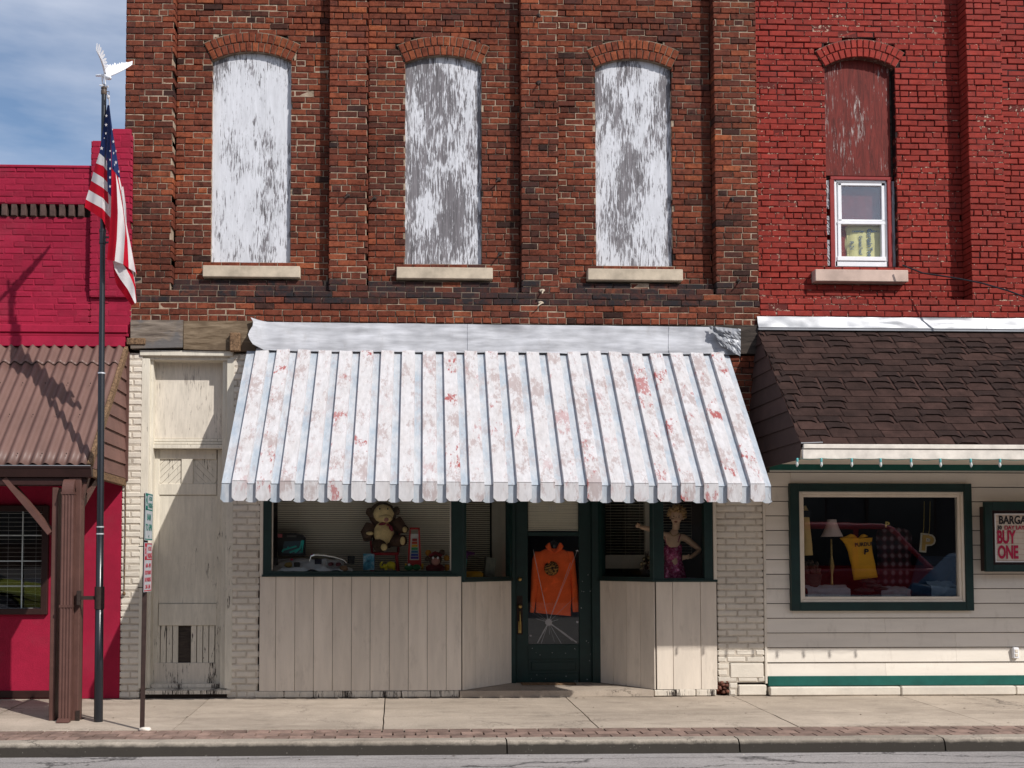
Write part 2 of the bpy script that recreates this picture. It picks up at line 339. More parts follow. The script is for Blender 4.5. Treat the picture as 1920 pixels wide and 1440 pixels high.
M['green'] = simple('dark_green_paint', (.004, .026, .023), 0.45, 0.3, 8, 0.15, 40, spec=0.4)
M['greenlt'] = simple('green_trim_paint', (.010, .10, .080), 0.5, 0.25, 8, 0.1, 40)
M['white'] = simple('white_paint', (.78, .78, .80), 0.45, 0.08, 8, 0.1, 40)
M['offwhite'] = simple('off_white_trim', (.74, .68, .60), 0.6, 0.25, 7, 0.3, 30)
M['flash'] = simple('painted_tin_flashing', (.47, .475, .50), 0.75, 0.38, 7, 0.35, 20, sc=(.35, 1, 2.2), spec=0.2, speck=.5)
M['tin'] = simple('galvanised_flashing', (.30, .31, .33), 0.42, 0.35, 3, 0.5, 5, metal=0.15, sc=(.5, 1, 1), spec=0.5)
M['awnhi'] = awning_mat('worn_white_awning', (.57, .555, .56), (.31, .05, .045), 1.0, (.53, .505, .50))
M['awnlo'] = awning_mat('faded_blue_awning', (.47, .485, .505), (.25, .30, .34), 0.5, (.34, .395, .45))
M['beam'] = wood_mat('weathered_beam', (.085, .065, .052), (.25, .205, .165), patch=(.13, .12, .115))
M['darkwood'] = wood_mat('dark_old_wood', (.02, .016, .014), (.07, .055, .045))
M['rotwood'] = wood_mat('rotten_wood', (.06, .035, .02), (.26, .16, .09), (1, 1, 1), 40)
M['brown'] = simple('brown_paint', (.105, .050, .040), 0.55, 0.25, 6, 0.25, 50)
M['browndk'] = simple('dark_brown_trim', (.035, .014, .012), 0.45, 0.25, 6, 0.2, 50)
M['roof'] = simple('brown_corrugated_steel', (.155, .086, .070), 0.5, 0.22, 3, 0.12, 60, sc=(1, 1, .4), spec=0.4)
M['shake'] = simple('brown_lap_siding', (.165, .085, .070), 0.7, 0.25, 4, 0.3, 60, tintamt=0.15)
M['shingledk'] = simple('dark_side_shingle', (.060, .032, .028), 0.85, 0.25, 5, 0.4, 90, tintamt=0.15)
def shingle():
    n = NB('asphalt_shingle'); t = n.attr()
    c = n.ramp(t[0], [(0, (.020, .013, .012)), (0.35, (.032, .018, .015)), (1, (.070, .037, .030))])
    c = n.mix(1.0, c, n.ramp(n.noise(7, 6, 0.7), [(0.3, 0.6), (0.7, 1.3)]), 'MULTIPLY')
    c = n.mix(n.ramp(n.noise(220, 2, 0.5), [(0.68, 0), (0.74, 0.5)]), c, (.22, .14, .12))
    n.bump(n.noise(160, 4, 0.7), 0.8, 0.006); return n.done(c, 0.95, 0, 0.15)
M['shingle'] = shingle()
M['walk'] = concrete('pavement_concrete', (.46, .385, .31))
M['kerb'] = concrete('kerb_concrete', (.38, .33, .27), 0.35, (.10, .085, .07), 0.5, 0.04)
M['paver'] = simple('clay_paver', (.26, .175, .14), 0.95, 0.45, 8, 0.5, 60, tintamt=0.25)
M['gap'] = simple('dark_grit', (.045, .035, .028), 1, 0.2)
M['black'] = simple('black_painted_steel', (.010, .011, .014), 0.3, 0.2, 20, 0.08, 60, spec=0.6)
M['iron'] = simple('rusty_iron', (.035, .022, .018), 0.8, 0.4, 30, 0.6, 80)
M['rustpost'] = simple('rusty_brown_post', (.045, .026, .022), 0.6, 0.4, 15, 0.4, 80)
M['silver'] = simple('silver_metal', (.75, .76, .78), 0.35, 0.1, 20, 0.1, 60, metal=0.6)
M['eagle'] = simple('white_eagle_paint', (.80, .81, .84), 0.4, 0.1, 20, 0.2, 60)
M['brass'] = simple('worn_brass', (.50, .34, .12), 0.35, 0.4, 30, 0.2, 80, metal=0.9)
M['glass'] = glass_mat('window_glass', refl=.55); M['glassb'] = glass_mat('reflective_window_glass', (.85, .88, .90), 2.1)
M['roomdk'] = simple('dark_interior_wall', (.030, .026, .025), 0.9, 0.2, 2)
M['blind'] = simple('mini_blind_slat', (.74, .66, .54), 0.6, 0.1, 3, 0)
M['blindw'] = simple('white_blind_slat', (.66, .64, .60), 0.6, 0.1, 3, 0)
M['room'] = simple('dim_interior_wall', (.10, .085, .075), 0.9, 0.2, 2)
M['cloth'] = simple('white_display_cloth', (.72, .72, .76), 0.9, 0.15, 5, 0.3, 12)
M['mauve'] = simple('mauve_display_cloth', (.40, .32, .46), 0.9, 0.25, 5, 0.4, 12)
def col(name, c, rough=0.7, **k):
    if name not in M: M[name] = simple(name, c, rough, **k)
    return M[name]

# ================================================================ setting
SL = 0.02
def gz(y): return SL * y if y < 0 else 0.0       # pavement falls gently to the kerb
Y1, Y2, Y3, Y4 = -1.28, -1.98, -2.44, -2.60
ROADZ = gz(Y4) - 0.115
mb = MB(); mb.grid(lambda a, b: (lerp(-300, 300, a), lerp(-300, 300, b), -0.6), 2, 2, smooth=False)
tag(mb.build('ground', M['gap']), kind='structure')
def road_mat():
    n = NB('old_asphalt')
    c = n.mix(1.0, (.33, .305, .29), n.ramp(n.noise(2.2, 6, 0.7, (.3, 1, 1)), [(0.3, 0.75), (0.7, 1.15)]), 'MULTIPLY')
    c = n.mix(1.0, c, n.ramp(n.noise(95, 4, 0.75), [(0.3, 0.55), (0.7, 1.45)]), 'MULTIPLY')
    v = n.n('ShaderNodeTexVoronoi'); v.feature = 'DISTANCE_TO_EDGE'; v.inputs['Scale'].default_value = 1.0
    mm = n.map((.22, 2.2, 1)); ns = n.n('ShaderNodeVectorMath'); ns.operation = 'ADD'; n.l(mm, ns.inputs[0]); 
    cx = n.n('ShaderNodeCombineXYZ'); n.l(n.math('MULTIPLY', n.noise(3, 5, 0.7), 0.5), cx.inputs[0]); n.l(n.math('MULTIPLY', n.noise(4, 5, 0.7), 0.35), cx.inputs[1]); n.l(cx.outputs[0], ns.inputs[1]); n.l(ns.outputs[0], v.inputs['Vector'])
    c = n.mix(n.ramp(v.outputs['Distance'], [(0.0, 0.85), (0.022, 0)]), c, (.02, .018, .018))
    c = n.mix(n.ramp(n.noise(5, 5, 0.7, (.15, 1.5, 1), (3, 1, 0)), [(0.60, 0), (0.68, 0.55)]), c, (.05, .045, .045))
    n.bump(n.noise(150, 4, 0.7), 0.8, 0.008); return n.done(c, 0.95, 0, 0.2)
M['road'] = road_mat()
mb = MB(); mb.box(-60, 60, -22, Y4 + 0.02, ROADZ - 0.3, ROADZ)
tag(mb.build('road', M['road']), kind='structure')
mb = MB(); mb.box(-60, 60, -30, -22, ROADZ - 0.3, ROADZ + 0.12)
tag(mb.build('far_pavement', M['walk']), kind='structure')
# pavement slabs
mb = MB(); mb.prismx([(Y3, gz(Y3) - 0.03), (14, -0.03), (14, -0.3), (Y3, -0.3)][::-1], -40, 40, 1)
xj = [-30, -22, -14, -9.6, -7.75, -5.85, -3.95, -2.03, -0.10, 1.90, 3.78, 5.66, 7.55, 9.4, 14, 22, 30]
def slab(x0, x1, y0, y1, sk0=0, sk1=0, dz=0.0):
    g = 0.006; n = 8; tt = (rnd(.3, .7), 0, 0)
    def e(base, sk, yv, sd_): return base + sk * (y1 - yv) + sd_ * g + 0.012 * noise.noise(Vector((base * 3, yv * 4, 1)))
    top = []
    for i in range(n + 1):
        yv = lerp(y0 + g, y1 - g, i / n); top.append((e(x0, sk0, yv, 1), yv))
    for i in range(n, -1, -1):
        yv = lerp(y0 + g, y1 - g, i / n); top.append((e(x1, sk1, yv, -1), yv))
    m = len(top); vs = [(p[0], p[1], gz(p[1]) + dz) for p in top] + [(p[0], p[1], gz(p[1]) - 0.05) for p in top]
    mb.add(vs, [tuple(range(m))[::-1]] + [(i, (i + 1) % m, m + (i + 1) % m, m + i) for i in range(m)], 0, tt)
for i in range(len(xj) - 1):
    slab(xj[i], xj[i + 1], Y1, 0.9, dz=rnd(-.003, .003))
    slab(xj[i], xj[i + 1], Y2, Y1, dz=rnd(-.003, .003))
tag(mb.build('pavement', [M['walk'], M['gap']]), kind='structure')
mb = MB(); bw = (Y3 - Y2) / -3
for r_ in range(3):
    x = -12 + (r_ % 2) * 0.1; yy = Y2 - r_ * bw
    while x < 12:
        mb.prismx([(yy - bw + .006, gz(yy - bw) - .004), (yy - .006, gz(yy) - .004), (yy - .006, -.2), (yy - bw + .006, -.2)][::-1], x + .006, x + 0.196, 0, (rnd(0, 1), 0, 0)); x += 0.205
tag(mb.build('brick_strip', M['paver']), kind='structure')
mb = MB(); xk = [-40, -12.3, -6.5, -3.62, 0.98, 3.02, 4.85, 9.3, 14.6, 40]
for i in range(len(xk) - 1):
    x0, x1 = xk[i] + .006, xk[i + 1] - .006; n = max(2, int((x1 - x0) / .1)) if abs(x0) < 10 or abs(x1) < 10 else 2
    prof = [(Y3, gz(Y3) - .3), (Y3, gz(Y3)), (Y4 + .035, gz(Y4)), (Y4 + .012, gz(Y4) - .012), (Y4 - .004, gz(Y4) - .035), (Y4 - .03, ROADZ - .05)]
    def kf(a, b):
        k = min(int(b * 5 + 1e-6), 4); f_ = b * 5 - k; p, q = prof[k], prof[k + 1]; xx = lerp(x0, x1, a)
        j = 0.006 * noise.noise(Vector((xx * 2.3, b * 3, 5))); return (xx, lerp(p[0], q[0], f_) + j * (b > .3), lerp(p[1], q[1], f_) + j)
    mb.grid(kf, n, 10, 0, (rnd(.2, .8), 0, 0), False)
o = mb.build('kerb', M['kerb'], None, (0, Y4, ROADZ)); tag(o, kind='structure')

# ================================================================ brick layer
def arch_geo(xa, xb, zs, ztop):
    a = (xb - xa) / 2; r = ztop - zs; Rr = (a * a + r * r) / (2 * r); return (xa + xb) / 2, ztop - Rr, Rr, a, zs
def open_at(op, z):
    """half-open interval blocked by an opening at height z"""
    if op[0] == 'rect': return (op[1], op[2]) if op[3] < z < op[4] else None
    _, xa, xb, z0, zs, ztop, ring = op
    if z < z0: return None
    xc, zc, Rr, a, _zs = arch_geo(xa, xb, zs, ztop)
    if z < zs: return (xa, xb)
    Ro = Rr + ring; th = math.asin(a / Rr)
    if z < zc + Ro * math.cos(th): h = (z - zc) * math.tan(th); return (xc - h, xc + h)
    if z < zc + Ro: h = math.sqrt(max(0, Ro * Ro - (z - zc) ** 2)); return (xc - h, xc + h)
    return None
def lay(mb, xa, xb, z0, z1, yf, ops=(), h=0.0712, Lb=0.212, joint=0.0095, dep=0.11, z_ref=0.0, soot=None, md=(0.005, 0.018), hk=0, hdr=7, jit=0.003, paintmix=None, tr=(0, 1), c=0.006, gapdark=0.52, pale=0.12, rough_=0.005):
    k0 = int(math.ceil((z0 - z_ref) / h - 0.01)); k1 = int(round((z1 - z_ref) / h))
    for k in range(k0, k1):
        za = z_ref + k * h; zb = za + h; zm = (za + zb) / 2
        yy = yf(zm) if callable(yf) else yf
        isH = (k - hk) % hdr == 0; Lk = Lb / 2 if isH else Lb
        x = xa - (Lb * (0.25 if isH else 0.5) if k % 2 else 0) - rnd(0, 0.02)
        blocks = sorted([b for b in (open_at(o, zm) for o in ops) if b])
        while x < xb:
            ln = Lk * (1 + 0.035 * rnd()); segs = [(max(x, xa), min(x + ln, xb))]
            for b0, b1 in blocks:
                ns = []
                for s0, s1 in segs:
                    if b1 <= s0 or b0 >= s1: ns.append((s0, s1)); continue
                    if b0 > s0: ns.append((s0, b0))
                    if b1 < s1: ns.append((b1, s1))
                segs = ns
            for s0, s1 in segs:
                if s1 - s0 < 0.012: continue
                j = joint / 2; g0 = j if abs(s0 - x) < .001 else .001; g1 = j if abs(s1 - x - ln) < .001 else .001
                tt = min(max(random.gauss(0.47, 0.17) + 0.25 * noise.noise(Vector((s0 * .9, 3, zm * .9))), tr[0]), tr[1])
                st = soot(s0, zm) if soot else 0.0
                e = noise.noise(Vector((s0 * 1.1, 7, zm * 1.1))) * 0.8 + rnd() * 0.45
                if s1 - s0 > 0.03:
                    mb.brick(s0 + g0, s1 - g1, za + j, zb - j, yy + rnd() * rough_, dep, c, 0.0022, 0, (tt, st, 1.0 if random.random() < pale else 0.0))
                d = lerp(md[0], md[1], min(max(0.5 + e, 0), 1)); dk = 1.0 if e + (.35 if zm > 6.75 else 0) > gapdark else 0.0
                mb.box(s0 + (.018 if s0 <= xa + 1e-6 else 0), s1 - (.018 if s1 >= xb - 1e-6 else 0), yy + d, yy + dep - .004, za, zb, 1, (tt, st * .6, dk))
            x += ln
def ring_bricks(mb, xa, xb, zs, ztop, yf, rings=2, rh=0.112, dep=0.11, tr=(.5, .9), mi=0):
    xc, zc, Rr, a, _ = arch_geo(xa, xb, zs, ztop); th = math.asin(a / Rr)
    for r_ in range(rings):
        r0 = Rr + r_ * rh; n = int(round(2 * th * (r0 + rh / 2) / 0.073))
        for i in range(n):
            q0 = -th + 2 * th * i / n; q1 = -th + 2 * th * (i + 1) / n; g = 0.005 / r0
            y_ = yf + rnd() * 0.004; cc = 0.005
            def pt(q, r): return (xc + math.sin(q) * r, zc + math.cos(q) * r)
            ou = [pt(q0 + g, r0 + .004), pt(q1 - g, r0 + .004), pt(q1 - g, r0 + rh - .005), pt(q0 + g, r0 + rh - .005)]
            inn = [pt(q0 + g + cc / r0, r0 + .004 + cc), pt(q1 - g - cc / r0, r0 + .004 + cc), pt(q1 - g - cc / r0, r0 + rh - .005 - cc), pt(q0 + g + cc / r0, r0 + rh - .005 - cc)]
            vs = [(p[0], y_, p[1]) for p in inn] + [(p[0], y_ + cc, p[1]) for p in ou] + [(p[0], y_ + dep, p[1]) for p in ou]
            fs = [(0, 1, 2, 3)]
            for a_ in range(4):
                b_ = (a_ + 1) % 4; fs += [(4 + a_, 4 + b_, b_, a_), (8 + a_, 8 + b_, 4 + b_, 4 + a_)]
            mb.add(vs, fs, mi, (rnd(*tr), 0, 0))
    pts = []; N = 24; Ro = Rr + rings * rh
    for i in range(N):
        q0 = -th * 1.0 + 2 * th * i / N; q1 = -th + 2 * th * (i + 1) / N
        def pt(q, r): return (xc + math.sin(q) * r, zc + math.cos(q) * r)
        mb.prism([pt(q0, Rr + .003), pt(q0, Ro + .008), pt(q1, Ro + .008), pt(q1, Rr + .003)], yf + .014, yf + dep, 1, (.5, .1, .4))

# ================================================================ main brick building
ZB = Z(606, 820)                          # bottom of upper brickwork
H = 0.0712
xE = [X(233, 300), X(325, 300), X(617, 300), X(690, 300), X(977, 300), X(1048, 300), X(1340, 300), X(1421, 300)]
ZP = Z(548, 800); ZTOP = 8.75
REC = 0.128
bld = thing('brick_building', (0.5, 0, 0), 'two-storey weathered brown brick building with three whitewashed boarded arched windows above the striped awning', 'building')
def panel_y(zm): return 0.0 if zm < ZP else (REC * (1 / 3) if zm < ZP + H else (REC * 2 / 3 if zm < ZP + 2 * H else REC))
def soot(x, z):
    zz0, zz1 = Z(575, 800), Z(522, 800)
    a = 1.0 if zz0 < z < zz1 else 0.0
    ispil = any(p0 < x < p1 for p0, p1 in ((xE[0], xE[1]), (xE[2], xE[3]), (xE[4], xE[5]), (xE[6], xE[7])))
    if ispil and z > Z(562, 800): a *= 0.25
    s = a * min(1, 0.97 + 0.12 * rnd()) if random.random() < 0.9 else 0.2
    s += max(0, noise.noise(Vector((x * .8, 1, z * .8))) - .2) * 1.0 * (random.random() < .5)
    if x < X(300, 300): s += 0.25 * random.random()
    if random.random() < .06: s += rnd(.15, .5)
    if random.random() < .5: s += max(0, noise.noise(Vector((x * 3, 5, z * 3)))) * .5
    return min(max(s, 0), 1.0)
W3 = [(397, 545, 495, 115, 97), (760, 903, 498, 119.5, 104), (1117, 1260, 501, 127.5, 110.5)]
ops = []; wn_ = []
for u0, u1, vs_, vspr, vt in W3:
    um = (u0 + u1) / 2; yb = REC
    g = (X(u0, 300, yb), X(u1, 300, yb), Z(vs_, um, yb), Z(vspr, um, yb), Z(vt, um, yb)); wn_.append(g)
    ops.append(('arch', g[0], g[1], g[2] - 0.005, g[3], g[4], 0.226))
sills = []
for (u0, u1, va, vb) in ((378, 562, 495.5, 517.5), (743, 925, 498.5, 520.5), (1103.5, 1283, 501.5, 523.5)):
    um = (u0 + u1) / 2; s_ = (X(u0, va, -.02), X(u1, va, -.02), Z(vb, um, -.02), Z(va, um, -.02)); sills.append(s_)
    ops.append(('rect', s_[0], s_[1], s_[2], s_[3]))
mb = MB()
for i in range(7):
    pil = i % 2 == 0
    kw = dict(ops=ops, z_ref=ZB, soot=soot, hk=0, hdr=7)
    lay(mb, xE[i], xE[i + 1], ZP if True else ZB, ZTOP, 0.0 if pil else panel_y, dep=0.16 if pil else 0.12, **kw)
lay(mb, xE[0], xE[7], ZB, ZB + round((ZP - ZB) / H) * H, 0.0, ops=ops, z_ref=ZB, soot=soot, dep=0.14)
for g in wn_: ring_bricks(mb, g[0], g[1], g[3], g[4], REC - 0.012)
mb.box(xE[0] - .01, xE[7], -.03, .3, ZTOP, ZTOP + .12, 1)
mb.build('wall', [M['brick'], M['mortar']], bld)
# boarded windows
for k, g in enumerate(wn_):
    xc, zc, Rr, a, _ = arch_geo(g[0], g[1], g[3], g[4])
    th = math.asin(a / Rr); pts = [(g[0] - .004, g[2] - .002), (g[1] + .004, g[2] - .002)]
    for i in range(17): q = th - 2 * th * i / 16; pts.append((xc + math.sin(q) * (Rr + .004), zc + math.cos(q) * (Rr + .004)))
    m2 = MB(); m2.prism(pts, REC + .055, REC + .085)
    o = m2.build('boarded_window', M['board%d' % (k + 1)], bld); o['label'] = ['arched board with mostly intact white paint', 'arched board with large bare grey patches', 'arched board with mottled flaking white paint'][k]
    s_ = sills[k]; m2 = MB(); m2.box(s_[0] + .002, s_[1] - .002, .03, .2, s_[2] + .002, s_[3] - .002, c=.006)
    m2.build('window_sill', M['stone'], bld)
# iron anchors left in the brickwork
for (u, v) in ((1010, 30), (1010, 155), (652, 367), (935, 337), (937, 477), (1372, 373), (702, 372), (1385, 527), (1016, 545), (1014, 568)):
    y0 = 0.0 if any(a < X(u, v) < b for a, b in ((xE[0], xE[1]), (xE[2], xE[3]), (xE[4], xE[5]), (xE[6], xE[7]))) or v > 540 else REC
    p = P(u, v, y0); m2 = MB(); big = v != 545 and v != 568
    m2.ball((p.x, y0 - .004, p.z), (.028, .012, .024) if big else (.035, .008, .018), 8, bump=.5)
    m2.tube([(p.x, y0, p.z), (p.x + rnd() * .01, y0 - .05, p.z - .01), (p.x + rnd() * .03 - .015, y0 - .065, p.z - .05)], .008, 6)
    m2.build('wall_anchor', M['iron'] if big else M['stone'], bld)
# weathered lintel beams
m2 = MB(); m2.prism([(X(247, 602), Z(602, 250)), (X(345, 602), Z(602, 345)), (X(344, 653), Z(653, 345)), (X(247, 655), Z(655, 250))], -.055, .2)
m2.build('lintel_beam', M['beam'], bld)
m2 = MB(); m2.prism([(X(345.5, 603), Z(603, 345)), (X(480, 603), Z(603, 460)), (X(480, 660), Z(660, 460)), (X(345.5, 656), Z(656, 345))], -.045, .2)
m2.build('lintel_beam', wood_mat('brown_weathered_beam', (.09, .060, .035), (.24, .18, .12), patch=(.12, .085, .055)), bld)
m2 = MB(); m2.box(X(433, 640), X(453, 640), -.11, -.04, Z(662, 440), Z(627, 440), c=.01); m2.build('beam_end', M['rotwood'], bld)
m2 = MB(); m2.box(X(240, 650), X(275, 650), -.07, .03, Z(648, 250), Z(636, 250), c=.006); m2.build('loose_brick', M['rotwood'], bld)
m2 = MB(); m2.box(X(1340, 640), X(1419.5, 640), -.03, .2, Z(664, 1400), Z(611, 1400)); m2.build('lintel_beam', M['darkwood'], bld)
m2 = MB(); m2.box(X(480, 640), X(1340, 640), .02, .2, Z(660, 900), Z(607, 900)); m2.build('lintel_beam', M['darkwood'], bld)
# piers
BZ = 0.0
zc1 = Z(906, 1390)
m2 = MB()
xa, xb = X(1344, 1100), X(1437, 1100)
ops_ = [('rect', X(1368, 1270), X(1433, 1270), Z(1272, 1400), Z(1243, 1400)), ('rect', X(1383, 1290), X(1437, 1290), .0, Z(1283, 1400)), ('rect', X(1345, 1280), X(1368, 1280), .02, Z(1277, 1360))]
cx = dict(h=0.0735, Lb=.228, z_ref=0.0, joint=.012, md=(.004, .009), gapdark=.9, rough_=.002, c=.010, hdr=99, jit=.002, pale=0)
lay(m2, xa + .001, xb - .03, 0.0, 2.42, 0.0, ops=ops_, **cx)
m2.box(X(1369, 1270), X(1432, 1270), -.006, .1, Z(1272, 1400) + .004, Z(1243, 1400) - .004, 0, (.7, 0, 0), c=.01)
m2.box(X(1384, 1290), X(1437, 1290), -.012, .1, .0, Z(1284, 1400), 0, (.6, 0, 0), c=.012)
m2.box(xb - .029, xb, -.004, .1, Z(1282, 1400), 2.42, 0, (.6, 0, 0), c=.004)
m2.build('pier', [M['creambrick'], M['creammortar']], bld)
m2 = MB(); random.seed(3)
for i in range(14): m2.ball((lerp(X(1346, 1280), X(1366, 1280), random.random()), .03 + .02 * rnd(), rnd(.03, .16)), (.03, .03, .022), 7, bump=.8)
m2.build('crumbled_brick', simple('crumbling_red_brick', (.20, .085, .06), .95, .6, 25, .8, 60), bld)
m2 = MB(); lay(m2, xa, xb + .02, 2.42, Z(664, 1400), 0.01, z_ref=0.0, h=.0712, md=(.006, .012), dep=.12)
m2.build('pier', [M['brick'], M['mortar']], bld)
m2 = MB(); lay(m2, X(426, 1100), X(487, 1100), 0.0, 3.80, 0.0, **cx); m2.build('pier', [M['creambrick'], M['creammortar']], bld)
m2 = MB(); lay(m2, X(224.5, 1200) - .0, X(263, 1100), 0.0, Z(656, 250), 0.0, **cx); m2.build('pier', [M['creambrick'], M['creammortar']], bld)
m2 = MB(); px_ = X(234, 1080); m2.tube([(px_, -.012, Z(900, 234)), (px_ + .004, -.012, Z(1000, 234)), (px_, -.012, Z(1108, 234))], .005, 5); m2.ball((px_, -.02, Z(1113, 234)), .02, 8, bump=.6)
m2.build('loose_wire', M['rotwood'], bld)
# old doorway
old = MB()
DW = .19
def pr(mb_, u0, u1, v0, v1, y0, y1, c=.004, t=(.5, 0, 0), yref=None):
    yr = y0 if yref is None else yref; um, vm = (u0 + u1) / 2, (v0 + v1) / 2
    mb_.box(X(u0, vm, yr), X(u1, vm, yr), y0, y1, Z(v1, um, yr), Z(v0, um, yr), 0, t, c)
fr = MB()
pr(fr, 262, 277, 672, 1291, .0, .3); pr(fr, 276.5, 284, 675, 1291, .06, .3); pr(fr, 423, 437, 672, 1291, -.002, .3); pr(fr, 415, 424, 675, 1291, .06, .3)
pr(fr, 262, 437, 657, 667, -.02, .3); pr(fr, 268, 432, 666.5, 675, .03, .3)
fr.build('door_frame', M['oldcream'], bld)
m2 = MB(); pr(m2, 284, 425, 671, 823, DW, DW + .03); pr(m2, 279, 286, 671, 823, DW - .03, DW + .02); pr(m2, 421, 428, 671, 823, DW - .03, DW + .02); m2.build('transom_board', M['transomboard'], bld)
m2 = MB(); pr(m2, 272, 428, 823, 828, DW - .035, DW + .05); pr(m2, 272, 428, 828.5, 833, DW - .06, DW + .05); pr(m2, 272, 428, 833.5, 841, DW - .085, DW + .05); m2.build('transom_moulding', M['oldcream'], bld)
od = MB(); Dd = DW + .01
pr(od, 283, 297, 843, 1286, Dd, Dd + .04); pr(od, 406, 419, 843, 1286, Dd, Dd + .04); pr(od, 297, 406, 843, 861, Dd, Dd + .04); pr(od, 340, 362, 861, 907, Dd, Dd + .04); pr(od, 297, 406, 907, 928, Dd, Dd + .04)
pr(od, 297, 406, 1132, 1173, Dd - .004, Dd + .04)
pr(od, 296, 407, 928.5, 1131.5, Dd + .014, Dd + .04); od_root = od.build('old_door', M['oldcream'], bld)
m2 = MB(); pr(m2, 288, 405, 1243, 1284, Dd - .004, Dd + .045); m2.build('kick_rail', M['chipcream'], od_root)
for (u0, u1, d_) in ((297, 340, 1), (362, 406, -1)):
    m2 = MB(); x0, x1, z0, z1 = X(u0, 885, Dd), X(u1, 885, Dd), Z(907, u0, Dd), Z(861, u0, Dd); n = 5; wdt = x1 - x0; hh = z1 - z0
    m2.box(x0, x1, Dd + .028, Dd + .04, z0, z1)
    for i in range(n + 2):
        s0 = -hh + (wdt + hh) * i / (n + 2) + .003; s1 = -hh + (wdt + hh) * (i + 1) / (n + 2) - .003; pts = []
        def cl(s): # line x = s + (z-z0) clipped
            a_ = max(0, -s); b_ = min(hh, wdt - s); return ((s + a_, a_), (s + b_, b_))
        A, B = cl(s0), cl(s1); pts = [A[0]] + ([(0, 0)] if s0 < 0 < s1 and False else []) + [B[0], B[1]] + [A[1]]
        if d_ < 0: pts = [(p[0], p[1]) for p in pts]
        q = [(x0 + (wdt - p[0] if d_ < 0 else p[0]), z0 + p[1]) for p in pts]
        m2.prism(q, Dd + .018, Dd + .03)
    m2.build('door_panel', M['oldcream'], od_root)
m2 = MB(); u = 289
while u < 405:
    if not (334 < u + 5 < 356): pr(m2, u + .6, u + 10.6, 1173, 1243, Dd + .012, Dd + .03, .003)
    u += 11.4
m2.build('beadboard_panel', M['oldcream'], od_root)
m2 = MB(); pr(m2, 284, 418, 1165, 1250, Dd + .033, Dd + .05); m2.build('backing_board', M['darkwood'], od_root)
m2 = MB(); m2.prismx([(-.03, .045), (-.03, .085), (.3, .11), (.3, .045)][::-1], X(271, 1290), X(432, 1290)); pr(m2, 283, 420, 1283, 1290, .1, .3)
m2.build('door_sill', M['chipcream'], bld)
m2 = MB(); m2.box(X(262, 1290), X(440, 1290), .02, .3, 0, .045); m2.build('sill_brick', M['iron'], bld)
# shopfront: frames, glass, stall risers
YR = 0.70                                        # door recess
xL0, xL1, xR0, xR1 = X(865, 1200), X(957, 1200, YR), X(1127, 1200, YR), X(1230, 1200)
ZS = .07                                         # doorstep
zt = Z(1081, 680); zt2 = Z(1091, 900)            # stall riser tops
def boards(mb_, pa, pb, z0, z1, nb, gap=.004, th=.02, slope=None, seq=None):
    pa, pb = Vector((*pa, 0)), Vector((*pb, 0)); d = (pb - pa); nrm = Vector((d.y, -d.x, 0)).normalized()
    cuts = seq or [i / nb for i in range(nb + 1)]
    for i in range(len(cuts) - 1):
        a_ = pa + d * cuts[i] + d.normalized() * gap / 2; b_ = pa + d * cuts[i + 1] - d.normalized() * gap / 2; c_ = .003
        dn = d.normalized() * c_
        pts = [a_ + nrm * 0, a_ + nrm * (th - c_), a_ + nrm * th + dn, b_ + nrm * th - dn, b_ + nrm * (th - c_), b_ + nrm * 0]
        mb_.prismz([(p.x, p.y) for p in pts][::1], z0, z1, 0, (rnd(.1, .9), 0, 0))
    mb_.prismz([((pa - nrm * .03).x, (pa - nrm * .03).y), ((pb - nrm * .03).x, (pb - nrm * .03).y), ((pb + nrm * .004).x, (pb + nrm * .004).y), ((pa + nrm * .004).x, (pa + nrm * .004).y)], z0, z1, 1)
